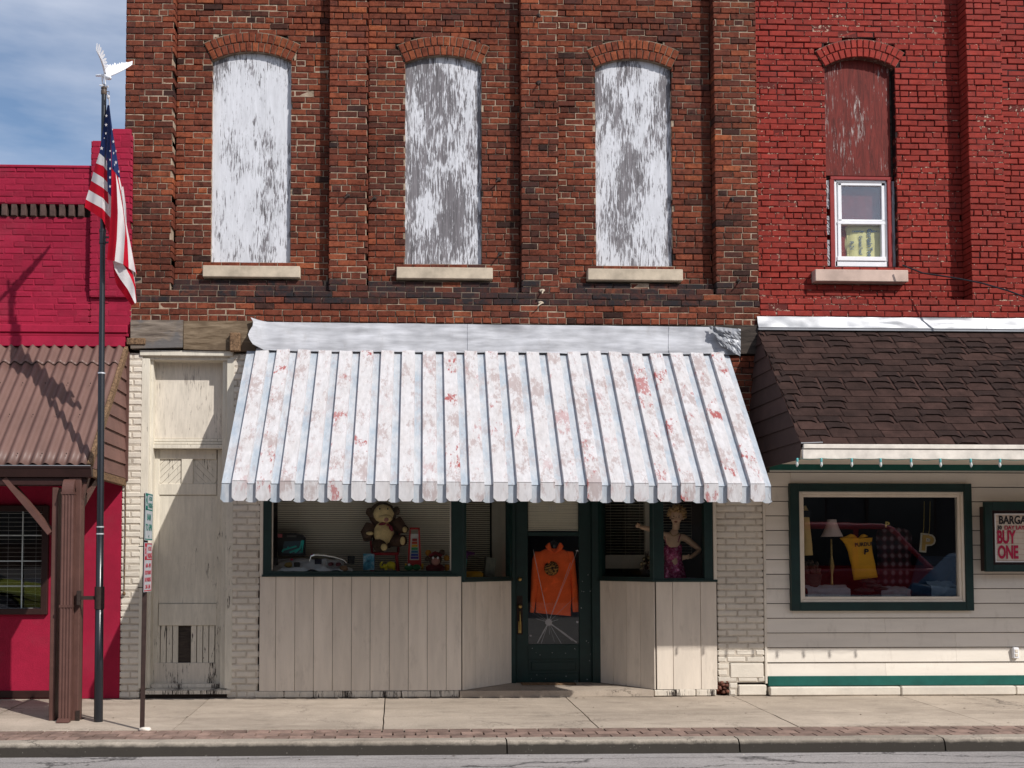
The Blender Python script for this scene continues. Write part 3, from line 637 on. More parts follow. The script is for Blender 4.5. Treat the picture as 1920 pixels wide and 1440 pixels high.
def risers():
    ux = [486.5, 517, 553, 588, 623.5, 659, 694, 730, 765.5, 801, 836.5, 865]
    xs = [X(q, 1200) for q in ux]; a_, b_ = xs[0], xs[-1]
    m2 = MB(); boards(m2, (a_, .0), (b_, .0), .075, zt, 0, seq=[(q - a_) / (b_ - a_) for q in xs], th=.022)
    o = m2.build('stall_riser', [M['creamv'], M['gap']], bld); o['label'] = 'cream vertical board riser below the wide window'
    m2 = MB(); boards(m2, (xL0 + .004, -.002), (xL1, YR), ZS + .004, zt2, 4, gap=.003); m2.build('stall_riser', [M['creamv'], M['gap']], bld)
    m2 = MB(); boards(m2, (xR0, YR), (xR1 - .004, -.002), ZS + .004, zt2, 4, gap=.003); m2.build('stall_riser', [M['creamv'], M['gap']], bld)
    xs = [X(q, 1200) for q in (1230, 1261, 1313, 1343.5)]; a_, b_ = xs[0], xs[-1]
    m2 = MB(); boards(m2, (a_, 0), (b_, 0), .075, zt2, 0, seq=[(q - a_) / (b_ - a_) for q in xs], th=.022); m2.build('stall_riser', [M['creamv'], M['gap']], bld)
    for (u0, u1, nn) in ((478, 862, 7), (1226, 1343, 3)):
        m2 = MB(); x = X(u0, 1300); xe = X(u1, 1300)
        for i in range(nn):
            x0_ = lerp(x, xe, i / nn); x1_ = lerp(x, xe, (i + 1) / nn) - .006; m2.box(x0_, x1_, -.026 + rnd() * .003, .1, .0 if i != 0 or u0 < 1000 else .0, .071 + rnd() * .004, 0, (rnd(0, 1), 0, 0), .008)
        m2.build('plinth', M['chipcream'], bld)
    m2 = MB(); m2.prismz([(xL0 - .02, -.05), (X(1224, 1300), -.05), (X(1224, 1300), 0.0), (xR0, YR + .1), (xL1, YR + .1), (xL0 - .02, 0.0)], 0, ZS, 0, (.25, 0, 0))
    m2.build('door_step', M['walk'], bld)
    m2 = MB(); m2.box(X(978, 1292, .5), X(1080, 1292, .5), .46, .60, ZS, ZS + .018, c=.005); m2.build('doorstep_board', M['rotwood'], bld)
risers()
GT = 2.75                                        # shopfront head
def gframe(mb_, u0, u1, v0, v1, y0, y1, c=.004): pr(mb_, u0, u1, v0, v1, y0, y1, c, yref=0.0 if y0 < .2 else YR)
fz = lambda v, y=0.0, u=900: Z(v, u, y)
wf = MB()
xw0, xw1 = X(494, 1000), X(867, 1000)
wf.box(xw0, X(509, 1000), -.01, .09, zt, GT, c=.004); wf.box(X(846, 1000), X(868, 1000), -.012, .09, zt2, GT, c=.004)
wf.box(xw0, X(846, 1000), -.012, .09, zt + .001, Z(1071, 680), c=.005); wf.box(xw0 - .01, X(859, 1000), -.04, .05, zt - .002, zt + .022, c=.004)
wf.box(X(509, 1000), X(846, 1000), -.01, .09, GT - .1, GT)
wfo = wf.build('window_frame', M['green'], bld)
m2 = MB(); x0, x1 = X(508, 1000), X(847, 1000); z0 = Z(1072, 680)
m2.box(x0, x1, .05, .056, z0, GT - .1); m2.build('pane', M['glass'], wfo)
for q0, q1 in ((509, 511.2), (843.8, 846)): m2 = MB(); m2.box(X(q0, 1000), X(q1, 1000), .03, .06, Z(1070, 680), GT - .1); m2.build('glazing_bead', M['offwhite'], wfo)
def side_frame(xa_, ya_, xb_, yb_, name_, zb_):
    """angled frame between the pavement line and the door recess"""
    a_, b_ = Vector((xa_, ya_, 0)), Vector((xb_, yb_, 0)); d = (b_ - a_); ln = d.length; d.normalize(); n_ = Vector((d.y, -d.x, 0))
    def seg(mb_, s0, s1, o0, o1, z0, z1):
        pts = [a_ + d * s0 + n_ * o0, a_ + d * s1 + n_ * o0, a_ + d * s1 + n_ * o1, a_ + d * s0 + n_ * o1]
        mb_.prismz([(p.x, p.y) for p in pts][::-1], z0, z1)
    f = MB(); seg(f, 0, .05, -.03, .035, zb_, GT); seg(f, ln - .05, ln, -.03, .035, zb_, GT); seg(f, .05, ln - .05, -.03, .03, zb_, zb_ + .05); seg(f, -.0, ln, -.02, .05, zb_ - .002, zb_ + .022); seg(f, .05, ln - .05, -.03, .03, GT - .1, GT)
    fo = f.build(name_, M['green'], bld); g_ = MB(); seg(g_, .05, ln - .05, -.003, .003, zb_ + .045, GT - .1); g_.build('pane', M['glass'], fo); return fo
side_frame(xL0, .0, xL1, YR, 'window_frame', zt2)
side_frame(xR0, YR, xR1, .0, 'window_frame', zt2)
wf = MB(); wf.box(X(1225, 1000), X(1244, 1000), -.012, .09, zt2, GT, c=.004); wf.box(X(1320, 1000), X(1336, 1000), -.01, .09, zt2, GT, c=.004)
wf.box(X(1244, 1000), X(1320, 1000), -.01, .09, zt2, Z(1084, 1280)); wf.box(X(1222, 1000), X(1343, 1000), -.035, .05, zt2 - .002, zt2 + .022, c=.004); wf.box(X(1244, 1000), X(1320, 1000), -.01, .09, GT - .1, GT)
wfo = wf.build('window_frame', M['green'], bld)
m2 = MB(); m2.box(X(1243, 1000), X(1321, 1000), .05, .056, Z(1085, 1280), GT - .1); m2.build('pane', M['glass'], wfo)
m2 = MB(); m2.box(X(1336.5, 1000), X(1343, 1000), -.02, .09, zt2 + .022, GT, c=.003); m2.build('casing', M['cream'], bld); m2 = MB(); m2.box(X(487, 1000), X(493.5, 1000), -.002, .09, zt, GT, c=.003); m2.build('casing', M['cream'], bld)
# sign board behind the awning
m2 = MB(); m2.box(X(487, 800), X(1344, 800), .03, .12, GT, Z(660, 900)); m2.build('fascia_board', M['cream'], bld)
# door
m2 = MB(); uL, uR = 957, 1127
pr(m2, uL, 967, 880, 1281, YR - .02, YR + .12); pr(m2, 1110, uR, 880, 1281, YR - .02, YR + .12); m2.box(X(967, 900, YR), X(1110, 900, YR), YR, YR + .12, 2.42, 2.60)
m2.build('door_frame', M['green'], bld)
dr = MB(); y0, y1 = YR + .03, YR + .075
def dpr(mb_, u0, u1, v0, v1, ya=None, yb=None, c=.004): pr(mb_, u0, u1, v0, v1, y0 if ya is None else ya, y1 if yb is None else yb, c, yref=y0)
dpr(dr, 967, 990, 905, 1280); dpr(dr, 1085.5, 1110, 905, 1280); dpr(dr, 990, 1085.5, 997.5, 1005); dpr(dr, 990, 1085.5, 890, 912)
dpr(dr, 990, 1085.5, 1208, 1236); dpr(dr, 990, 1085.5, 1262, 1280); dpr(dr, 988, 1088, 1235, 1263, y0 + .015, y1 - .005); dpr(dr, 996, 1080, 1241, 1257, y0 + .006, y0 + .02, .008)
for i in range(24):
    u_, v_ = random.choice([(random.uniform(1088, 1108), random.uniform(1030, 1275)), (random.uniform(970, 1100), random.uniform(1265, 1278)), (random.uniform(992, 1082), random.uniform(1212, 1233))]); q = P(u_, v_, y0)
    dr.box(q.x - .008 * random.random(), q.x + .004, y0 - .0012, y0 + .002, q.z - .002, q.z + .004 * random.random(), 1)
door = dr.build('shop_door', [M['green'], M['white']], bld); door['label'] = 'dark green glazed shop door'
m2 = MB(); dpr(m2, 989, 1087, 1004, 1209, y0 + .02, y0 + .026, 0); m2.build('pane', M['glass'], door)
m2 = MB(); dpr(m2, 989, 1087, 911, 998, y0 + .02, y0 + .026, 0); m2.build('pane', M['glass'], door)
def blinds(name, x0, x1, z0, z1, y, pitch, mat, parent, tiltc=.55, wd=.022, rails=True, skip=0):
    b_ = MB(); z = z1
    while z > z0:
        dz = wd * .5 * math.sin(tiltc); dy = wd * .5 * math.cos(tiltc); s_ = rnd() * .0012
        b_.add([(x0, y - dy, z + dz + s_), (x1, y - dy, z + dz - s_), (x1, y + dy, z - dz - s_), (x0, y + dy, z - dz + s_)], [(0, 1, 2, 3)]); z -= pitch
    if rails: b_.box(x0, x1, y - .014, y + .014, z0 - .02, z0 - .004)
    for q in (.12, .5, .88):
        xx = lerp(x0, x1, q); b_.box(xx - .001, xx + .001, y - .014, y - .012, z0, z1)
    return b_.build(name, mat, parent)
blinds('door_blind', X(991, 960, y0), X(1085, 960, y0), Z(992, 1030, y0), 2.42, y0 + .045, .021, M['blind'], door, 1.05)
text('lettering', '311', X(1036, 953, y0), Z(953.5, 1036, y0), y0 + .017, .085, col('white_vinyl', (.62, .62, .60)), door, .72, .0012, align='CENTER')
hw = MB(); p = P(974.5, 1086, y0); hw.lathe((p.x, y0, p.z), [(.0, -.02), (.018, -.02), (.024, -.012), (.026, 0)], 14, axis='y'); hw.build('deadbolt', M['brass'], door)
hw = MB(); p = P(974.5, 1160, y0); hw.box(p.x - .034, p.x + .034, y0 - .005, y0, Z(1190, 974, y0), Z(1117, 974, y0), c=.004); hw.build('door_plate', M['iron'], door); hw = MB(); hw.box(p.x - .018, p.x + .018, y0 - .008, y0 - .004, Z(1187, 974, y0), Z(1165, 974, y0), c=.003) if 1 else hw.box(p.x - .034, p.x + .034, y0 - .005, y0, Z(1190, 974, y0), Z(1117, 974, y0), c=.004)
hw.lathe((p.x, y0, Z(1137, 974, y0)), [(0, -.05), (.016, -.05), (.026, -.035), (.02, -.02), (.012, -.01), (.014, 0)], 14, axis='y')
hw.tube([(p.x, y0 - .01, Z(1146, 974, y0)), (p.x, y0 - .045, Z(1152, 974, y0)), (p.x, y0 - .05, Z(1162, 974, y0)), (p.x, y0 - .015, Z(1172, 974, y0)), (p.x, y0 - .006, Z(1180, 974, y0))], .008, 8)
hw.build('door_handle', M['brass'], door)
# tape and string star on the door glass
M['tape'] = NB('clear_tape'); _n = M['tape']; M['tape'] = _n.done((.75, .72, .72), .35, 0, .5); _n.b.inputs['Alpha'].default_value = .38
tp = MB(); c_ = P(1029, 1167, y0); ytp = y0 + .0175
def strip(u_, v_, w_, c0=c_):
    q = P(u_, v_, y0); d = Vector((q.x - c0.x, 0, q.z - c0.z)); n_ = Vector((-d.z, 0, d.x)).normalized() * w_
    k = 10; L0 = []; L1 = []
    for i in range(k + 1):
        b_ = Vector((c0.x, ytp - .0004 * random.random(), c0.z)) + d * (i / k); ww = (0.6 + .5 * random.random()); L0.append(b_ + n_ * ww); L1.append(b_ - n_ * ww)
    tp.add(L0 + L1, [(i, i + 1, k + 2 + i, k + 1 + i) for i in range(k)])
for (u_, v_, w_) in ((1000, 1030, .003), (1004, 1050, .004), (1083, 1032, .003), (1070, 1055, .003), (1008, 1206, .008), (1015, 1207, .004), (1053, 1207, .003), (1082, 1205, .010), (1074, 1202, .003), (1005, 1160, .003), (1047, 1162, .003), (994, 1135, .0015), (1031, 1190, .002), (1000, 1150, .0015), (1060, 1137, .0015), (1078, 1120, .0015), (1040, 1204, .0015)): strip(u_, v_, w_)
tp.lathe((c_.x, ytp, c_.z), [(0, -.003), (.03, -.002), (.042, 0)], 9, axis='y')
for (u_, v_) in ((1083, 1033), (995, 1192), (1083, 1166)):
    q = P(u_, v_, y0); tp.ball((q.x, ytp, q.z), (.018, .003, .014), 7, bump=.8)
tp.build('tape_star', M['tape'], door)
# interior display spaces
def room(name, x0, x1, y0_, y1_, z0, z1, mat, parent, front=False):
    r = MB()
    vs = [(x, y, z) for x in (x0, x1) for y in (y0_, y1_) for z in (z0, z1)]
    r.add(vs, [(0, 2, 3, 1), (4, 5, 7, 6), (0, 4, 6, 2), (1, 3, 7, 5), (2, 6, 7, 3)]); return r.build(name, mat, parent)
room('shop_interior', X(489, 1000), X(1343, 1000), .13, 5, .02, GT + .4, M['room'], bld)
deckz = Z(1074, 680, .05)
m2 = MB(); m2.box(X(489, 1000), xL0 - .02, .095, .62, deckz - .05, deckz - .004); m2.prismz([(xL0 - .02, .1), (xL1 - .05, YR + .0), (xL1 - .05, 1.3), (xL0 - .02, 1.3)], Z(1090, 900) - .03, Z(1088, 900)); m2.build('display_deck', M['cloth'], bld)
m2 = MB(); m2.prismz([(xR1 + .02, .1), (X(1343, 1000), .1), (X(1343, 1000), 1.3), (xR0 + .05, 1.3), (xR0 + .05, YR + .02)], zt2 - .02, zt2 + .03); m2.build('display_deck', M['mauve'], bld)
blinds('window_blind', X(509, 1000), X(863, 1000, .55), deckz, GT - .05, .62, .0245, M['blind'], bld, 1.0)
blinds('window_blind', X(866, 1000, .9), X(922, 1000, .9), Z(1075, 900, .9), GT - .05, 1.15, .0245, M['blind'], bld, .85)
m2 = MB(); m2.box(X(923, 1000, 1.1), X(975, 1000, 1.1), 1.12, 1.18, .6, GT); m2.build('partition_post', M['cream'], bld)
blinds('window_blind', X(1136, 1000, 1.0), X(1208, 1000, 1.0), Z(1040, 1200, 1.0), GT - .05, 1.0, .034, M['blind'], bld, .25)
m2 = MB(); m2.box(X(1136, 1000, 1.0), X(1208, 1000, 1.0), 1.02, 1.06, Z(1066, 1170, 1.), Z(1042, 1170, 1.)); m2.box(X(1209, 1000, 1.0), X(1220, 1000, 1.0), .96, 1.05, .7, GT); m2.build('partition_post', M['cream'], bld)
blinds('window_blind', X(1222, 1000, 1.0), X(1306, 1000, 1.0), Z(1040, 1200, 1.0), GT - .05, 1.0, .034, M['blind'], bld, .25)
m2 = MB(); m2.box(X(1308, 1000, .9), X(1322, 1000, .9), .9, 1.0, .7, GT); m2.build('partition_post', M['cream'], bld)
# body of the building
m2 = MB(); m2.box(xE[0] + .02, xE[7] - .02, .3, 9, GT + .5, ZTOP - .02); m2.box(xE[0] + .02, X(488, 1000), .32, 9, 0, GT + .5); m2.box(X(1344, 1000), xE[7] + .1, .12, 9, 0, GT + .5); m2.box(X(488, 1000), X(1344, 1000), 5.05, 9, 0, GT + .5)
m2.build('building_body', M['brick'], bld)

# ================================================================ awning and its flashing
aw = thing('awning', (X(930, 900), -1.0, 2.05), 'ribbed metal awning of worn white and faded blue strips over the shopfront', 'awning')
NR = 23; AYT, AYB = -.06, -1.85
tl, tr_ = P(463, 658, AYT), P(1366, 664, AYT); bl, br_ = P(415.5, 906, AYB), P(1446, 912, AYB)
zvb = Z(942.5, 900, AYB)
def awp(s, r, lift):        # s across 0..1, r down 0..1
    x = lerp(lerp(tl.x, tr_.x, s), lerp(bl.x, br_.x, s), r); z = lerp(lerp(tl.z, tr_.z, s), lerp(bl.z, br_.z, s), r); y = lerp(AYT, AYB, r)
    return Vector((x, y - lift * .69, z + lift * .72 + .004 * noise.noise(Vector((x * 2, r * 3, 1)))))
UN = NR * 1.0 + .38
for k in range(NR):
    a0 = (k + .36) / UN if k else .40 / UN; s0 = (.46 + k) / UN; s1 = s0 + .60 / UN
    e = .0011; tt = (random.random(), random.choice([.15, .3, .5, .8, 1.0]), 0)
    m2 = MB(); lift = .036; n = 10
    for i in range(n):
        r0, r1 = i / n, (i + 1) / n
        A, B, C, D = awp(s0, r0, lift), awp(s1, r0, lift), awp(s1, r1, lift), awp(s0, r1, lift)
        m2.add([A, D, C, B], [(0, 1, 2, 3)], 0, tt)
        for (p0, p1, sg) in ((s0, s0 - e, 1), (s1, s1 + e, -1)):
            q = [awp(p0, r0, lift), awp(p1, r0, 0), awp(p1, r1, 0), awp(p0, r1, lift)]; m2.add(q, [(0, 1, 2, 3) if sg > 0 else (3, 2, 1, 0)], 0, tt)
    A, B = awp(s0, 1, lift), awp(s1, 1, lift); zb = zvb + .012; ch = .032; wdt = B.x - A.x; yv = A.y - .004
    jz = rnd() * .003
    pts = [(A.x - .002, A.z), (A.x - .004, zb + ch), (A.x + ch - .004, zb + jz), (B.x - ch + .004, zb + jz), (B.x + .004, zb + ch), (B.x + .002, B.z)]
    m2.prism(pts, yv, yv + .004, 0, tt); m2.box(A.x, B.x, yv, yv + .03, A.z - .006, A.z - .002, 0, tt)
    for xx in (A.x, B.x - .002): m2.box(xx, xx + .002, yv + .004, yv + .035, zb + ch, A.z, 0, tt)
    m2.build('raised_strip', M['awnhi'], aw)
for k in range(NR + 1):
    s0 = (k - 1 + .46 + .60 - .01) / UN if k else 0.0; s1 = (k + .46 + .01) / UN if k < NR else 1.0
    if k == 0: s0 = 0.0
    tt = (random.random(), random.random() * .5, 0); m2 = MB(); n = 10
    for i in range(n):
        r0, r1 = i / n, (i + 1) / n
        A, B, C, D = awp(s0, r0, .0), awp(s1, r0, .0), awp(s1, r1, .0), awp(s0, r1, .0); m2.add([A, D, C, B], [(0, 1, 2, 3)], 0, tt)
        A, B, C, D = [q - Vector((0, -.004, .004)) for q in (A, B, C, D)]; m2.add([A, B, C, D], [(0, 1, 2, 3)], 0, tt)
    A, B = awp(s0, 1, 0), awp(s1, 1, 0); ch = .03; yv = AYB + .006
    pts = [(A.x, A.z), (A.x, zvb + ch), (A.x - .012, zvb + ch * .5), (A.x + .018, zvb), (B.x - .018, zvb), (B.x + .012, zvb + ch * .5), (B.x, zvb + ch), (B.x, B.z)]
    if k == 0: pts = [(A.x, A.z), (A.x - .012, zvb + ch), (A.x + .02, zvb), (B.x - .018, zvb), (B.x + .012, zvb + ch * .5), (B.x, zvb + ch), (B.x, B.z)]
    m2.prism(pts, yv, yv + .004, 0, tt)
    if k in (0, NR):
        q0 = s0 if k == 0 else s1; a_, b_ = awp(q0, 0, 0), awp(q0, 1, 0); m2.add([a_, b_, b_ + Vector((0, .004, -.16)), Vector((b_.x, b_.y + .25, 2.26)), Vector((a_.x, a_.y, 2.26 if k else a_.z - .1))], [(0, 1, 2, 3, 4)], 0, tt)  # right side panel added out of view to block sun under the edge
    m2.build('recessed_strip', M['awnlo'], aw)
m2 = MB(); c0, c1 = P(1443, 912, AYB), P(1446, 944, AYB)
m2.grid(lambda a, b: Vector((c0.x + .018 * math.sin(b * 9) * b, AYB + .004 + a * .06, lerp(c0.z, c1.z, b) + .02 * a * math.sin(b * 5))), 4, 8, 0, (.4, 0, 0)); m2.build('torn_corner', M['awnlo'], aw)
for s_ in (.03, .5, .97):
    a_, b_ = awp(s_, 1, -.03), Vector((awp(s_, 0, 0).x, -.01, 2.78)); m2 = MB(); m2.tube([a_, b_], .013, 8); m2.build('support_arm', M['silver'], aw)
m2 = MB()
for r_ in (.03, .97): m2.tube([awp(0.01, r_, -.02), awp(.99, r_, -.02)], .014, 6)
m2.build('cross_rail', M['silver'], aw)
# painted tin flashing above the awning
fl = MB()
ftop = lambda a: P(lerp(470, 1388, a), lerp(598, 610, a) + (6 * min(1, a / .045) if a < .045 else 6), -.05)
def flf(a, b):
    u = lerp(470, 1386, a); vt = lerp(603.5, 613.5, a); vb = lerp(657.5, 664, a)
    if a < .04: k = 1 - a / .04; vt -= 9 * k ** 1.5; vb += -1 - 14 * k ** 2
    yy = -.035 - .075 * b + .035 * noise.noise(Vector((u * .012, b * 2, 3))) + .015 * noise.noise(Vector((u * .05, b * 3, 3))) - (.08 * (1 - a / .04) ** 2 if a < .04 else 0)
    v = lerp(vt, vb, b) + (.8 + 1.6 * b) * noise.noise(Vector((u * .02, b, 7)))
    if a > .9: yy += .02 * noise.noise(Vector((u * .06, b * 3, 3)))
    p = P(u + (5 * math.sin(b * 7) * (1 - a / .04) if a < .04 else 0), v, yy); return p
fl.grid(flf, 150, 6)
m2 = fl
m2.tube([flf(i / 40, 1.0) for i in range(41)], .006, 6)
for uu in (877, 1254): 
    p0, p1 = P(uu, 608, -.05), P(uu + 1, 659, -.115); m2.tube([flf((uu - 470) / 916, i / 8) + Vector((.003 * rnd(), -.002, 0)) for i in range(9)], .0035, 5)
fo = thing('flashing', (X(930, 630), -.05, Z(660, 900)), 'long white painted tin flashing along the top of the striped awning', 'flashing')
fl.build('sheet', M['flash'], fo)
m2 = MB()
def crf(a, b):
    pts = [(1328, 612, 1390, 617), (1345, 664 - 24, 1390, 667)]
    u = lerp(lerp(1328, 1352, b), lerp(1389, 1388.5, b), a); v = lerp(lerp(611, 648, b), lerp(617, 668, b), a)
    nn = noise.noise(Vector((a * 3.5, b * 3.5, 2))); return P(u, v, -.10 - .05 * b - .05 * nn - .03 * abs(noise.noise(Vector((a * 7, b * 7, 9)))))
m2.grid(crf, 14, 14, 0, smooth=False); m2.build('crumpled_end', M['tin'], fo)

# ================================================================ red building
rb = thing('brick_building', (6.5, 0, 0), 'bright red painted brick building with a cream sided shopfront under a shingled canopy', 'building')
XR0_ = xE[7] + .002; ZRB = Z(594, 1600); RREC = .175
xr = [XR0_, X(1817, 300), X(1884, 300), 9.6]
ZRP = ZRB + round((Z(557, 1810) - ZRB) / .0698) * .0698
def rp_y(zm): return 0.0 if zm < ZRP else RREC
yb = RREC; rg = (X(1549, 300, yb), X(1681, 300, yb), Z(500, 1615, yb), Z(127, 1615, yb), Z(108, 1615, yb))
rsl = (X(1533, 510), X(1709, 510), Z(525, 1620), Z(502, 1620))
rops = [('arch', rg[0], rg[1], rg[2], rg[3], rg[4], .226), ('rect', *rsl)]
m2 = MB(); kw = dict(z_ref=ZRB, h=.0698, Lb=.208, joint=.010, md=(.004, .015), pale=0, tr=(.1, .9), gapdark=.15, hdr=7, hk=3)
lay(m2, xr[0], xr[1], ZRP, ZTOP, rp_y, ops=rops, dep=.12, **kw)
lay(m2, xr[1], xr[2], ZRP, ZTOP, 0.0, dep=.2, **kw)
lay(m2, xr[2], xr[3], ZRP, ZTOP, lambda z: .05, dep=.14, **kw)
lay(m2, xr[0], xr[3], ZRB - .0698, ZRP, 0.0, ops=rops, dep=.2, **kw)
ring_bricks(m2, rg[0], rg[1], rg[3], rg[4], RREC - .02, rh=.106, tr=(.55, .8))
m2.build('wall', [M['redpaint'], M['redmortar']], rb)
m2 = MB(); xc, zc, Rr, a, _ = arch_geo(rg[0], rg[1], rg[3], rg[4]); th = math.asin(a / Rr); zbb = Z(330, 1615, yb + .08)
pts = [(rg[0] - .003, zbb), (rg[1] - .035, zbb)] + [(rg[1] - .035, zc + math.cos(math.asin((rg[1] - .035 - xc) / Rr)) * Rr)]
for i in range(1, 17): q = th - 2 * th * i / 16; pts.append((xc + math.sin(q) * (Rr + .003), zc + math.cos(q) * (Rr + .003)))
m2.prism(pts, RREC + .075, RREC + .10); o = m2.build('boarded_window', M['redboard'], rb); o['label'] = 'arched board with flaking red paint'
m2 = MB(); m2.box(rg[0], rg[1], RREC + .10, RREC + .2, zbb - .03, rg[4]); m2.build('backing_board', M['darkwood'], rb)
m2 = MB(); m2.box(rsl[0] + .002, rsl[1] - .002, .07, .35, rsl[2] + .002, rsl[3] - .002, c=.006); m2.build('window_sill', simple('pinkish_limestone', (.56, .42, .35), .85, .3, 4, .3, 60), rb)
# sash window
yw = RREC + .09
jf = MB()
def R2(mb_, u0, u1, v0, v1, ya, yb_, c=.004): um, vm = (u0 + u1) / 2, (v0 + v1) / 2; mb_.box(X(u0, vm, ya), X(u1, vm, ya), ya, yb_, Z(v1, um, ya), Z(v0, um, ya), 0, (.5, 0, 0), c)
R2(jf, 1557, 1565, 336, 501, yw - .03, yw + .06); R2(jf, 1665, 1673, 336, 501, yw - .03, yw + .06); R2(jf, 1557, 1673, 331, 337, yw - .03, yw + .06)
jf.build('window_jamb', simple('red_painted_wood', (.26, .028, .026), .7, .25, 6, .3, 40), rb)
for (u_, va, vb) in ((1551.5, 338, 392), (1554, 405, 440), (1552, 450, 498), (1676, 340, 500)):
    m2 = MB(); m2.grid(lambda a, b: P(u_ + (a - .5) * (8 + 3 * noise.noise(Vector((b * 9, u_, 1)))), lerp(va, vb, b), yw - .015 + .02 * noise.noise(Vector((a * 4, b * 12, u_)))), 4, 14, 0, smooth=False)
    m2.build('torn_wrap', col('torn_grey_wrap', (.36, .36, .38), .8), rb)
ws = MB(); 
R2(ws, 1565, 1569.5, 337, 500, yw - .01, yw + .05); R2(ws, 1661, 1665, 337, 500, yw - .01, yw + .05); R2(ws, 1565, 1665, 336.5, 342, yw - .01, yw + .05); R2(ws, 1565, 1665, 490, 500, yw - .01, yw + .05)
R2(ws, 1571, 1578, 343, 414, yw + .0, yw + .045); R2(ws, 1653, 1660, 343, 414, yw, yw + .045); R2(ws, 1571, 1660, 342, 348, yw, yw + .045); R2(ws, 1571, 1660, 411.5, 415.5, yw, yw + .045)
R2(ws, 1571, 1577.5, 417, 489, yw - .02, yw + .03); R2(ws, 1653, 1659.5, 417, 489, yw - .02, yw + .03); R2(ws, 1570, 1660, 415.6, 420.5, yw - .022, yw + .03); R2(ws, 1570, 1662, 481, 489, yw - .022, yw + .03)
wso = ws.build('window_frame', M['white'], rb)
m2 = MB(); R2(m2, 1577, 1654, 347, 412, yw + .02, yw + .024, 0); m2.build('pane', M['glassb'], wso)
m2 = MB(); R2(m2, 1577, 1654, 420, 482, yw + .005, yw + .009, 0); m2.build('pane', M['glass'], wso)
blinds('window_blind', X(1578, 380, yw + .1), X(1654, 380, yw + .1), Z(412, 1615, yw + .1), Z(345, 1615, yw + .1), yw + .10, .040, M['blindw'], rb, 1.0, .038)
# insulation roll pushed against the glass
pk = P(1618, 482, yw + .12); x0, x1 = X(1583, 450, yw + .1), X(1654, 450, yw + .1); z0, z1 = Z(486, 1600, yw + .1), Z(421.5, 1600, yw + .1)
m2 = MB()
def ins(a, b):
    x = lerp(x0, x1, a); z = lerp(z0, z1, b); rr = .045 * max(0, 1 - a / .25) ** 2 + .03 * max(0, (b - .85) / .15) ** 2
    return Vector((x + .012 * math.sin(b * 11) * (1 - a), yw + .045 + rr + .006 * noise.noise(Vector((a * 6, b * 6, 1))), z - .03 * max(0, .2 - a) * 5 * max(0, (b - .8) * 5)))
m2.grid(ins, 16, 16); m2.box(x0 + .02, x1, yw + .07, yw + .2, z0, z1 - .03)
ir = thing('insulation_roll', (pk.x, pk.y, z0), 'yellow wrapped insulation roll behind the lower upstairs window pane', 'insulation roll')
m2.build('wrapper', simple('yellow_kraft_wrap', (.62, .55, .26), .6, .15, 7, .3, 25), ir)
ink = col('blue_ink', (.05, .10, .20), .7)
text('lettering', 'CertainTeed', X(1633, 455, yw), Z(456, 1633, yw), yw + .036, .085, ink, ir, .85, .0008, rot=-90)
text('lettering', 'CertainTeed', X(1616, 455, yw), Z(458, 1616, yw), yw + .036, .055, ink, ir, .8, .0004, rot=-90)
text('lettering', 'R-21', X(1599, 455, yw), Z(459, 1599, yw), yw + .036, .07, ink, ir, .8, .0006, rot=-90)
text('lettering', 'CertainTeed', X(1612, 455, yw), Z(432, 1612, yw), yw + .036, .035, ink, ir, .8, .0004)
text('lettering', 'CertainTeed', X(1640, 455, yw), Z(432, 1640, yw), yw + .036, .035, ink, ir, .8, .0004, rot=180)
# flashing
m2 = MB(); xf = X(1419, 600)
def f2(a, b): x = lerp(xf, 9.6, a); z0_, z1_ = Z(617, 1600), Z(595, 1600); return Vector((x, -.012 - .04 * b + .014 * noise.noise(Vector((x * 3, b * 2, 1))) + .006 * noise.noise(Vector((x * 11, b * 3, 1))), lerp(z1_, z0_, b) + .003 * noise.noise(Vector((x * 2, 0, 3)))))
m2.grid(f2, 120, 4, 0); m2.tube([(xf, -.055, Z(617, 1600) - .0), (9.6, -.055, Z(617, 1600))], .007, 6); m2.box(xf, 9.6, -.056, -.01, Z(621.5, 1600), Z(618, 1600))
xs_ = X(1846, 600); m2.tube([f2((xs_ - xf) / (9.6 - xf), i / 4) for i in range(5)], .003, 5); m2.build('flashing', M['tin'], rb)
# sided shopfront wall
yS = .03; sx0 = X(1437.5, 1100); sx1 = 9.6; ph = .165
win = (X(1480, 1025, 0), X(1820, 1025, 0), Z(1145, 1650), Z(907, 1650))
m2 = MB(); z = Z(1270, 1650); k = 0; wz0 = z
while z < Z(868, 1650):
    z1_ = z + ph; runs = [(sx0, sx1)]
    if z1_ > win[2] + .03 and z < win[3] - .03: runs = [(sx0, win[0] + .03), (win[1] - .03, sx1)]
    for (p0, p1) in runs:
        cut = lerp(p0, p1, random.choice([.25, .4, .6])) if p1 - p0 > 2 else None
        for q0, q1 in ([(p0, p1)] if cut is None else [(p0, cut - .001), (cut + .001, p1)]):
            m2.prismx([(yS - .026, z + .009), (yS - .008, z1_), (yS + .015, z1_), (yS + .015, z + .009)][::-1], q0, q1, 0, (random.random(), 0, 0))
    if z < win[2] + .03 < z1_ or z < win[3] - .03 < z1_:
        a_, b_ = (z, win[2] + .04) if z < win[2] + .03 < z1_ else (win[3] - .04, z1_)
        m2.box(win[0] + .03, win[1] - .03, yS - .024, yS + .02, a_ + .009, b_)
    z += ph
for (a_, b_, c_, d_) in ((sx0, win[0] + .03, wz0, z), (win[1] - .03, sx1, wz0, z), (win[0] + .03, win[1] - .03, wz0, win[2] + .04), (win[0] + .03, win[1] - .03, win[3] - .04, z)): m2.box(a_, b_, yS + .004, yS + .016, c_, d_, 1)
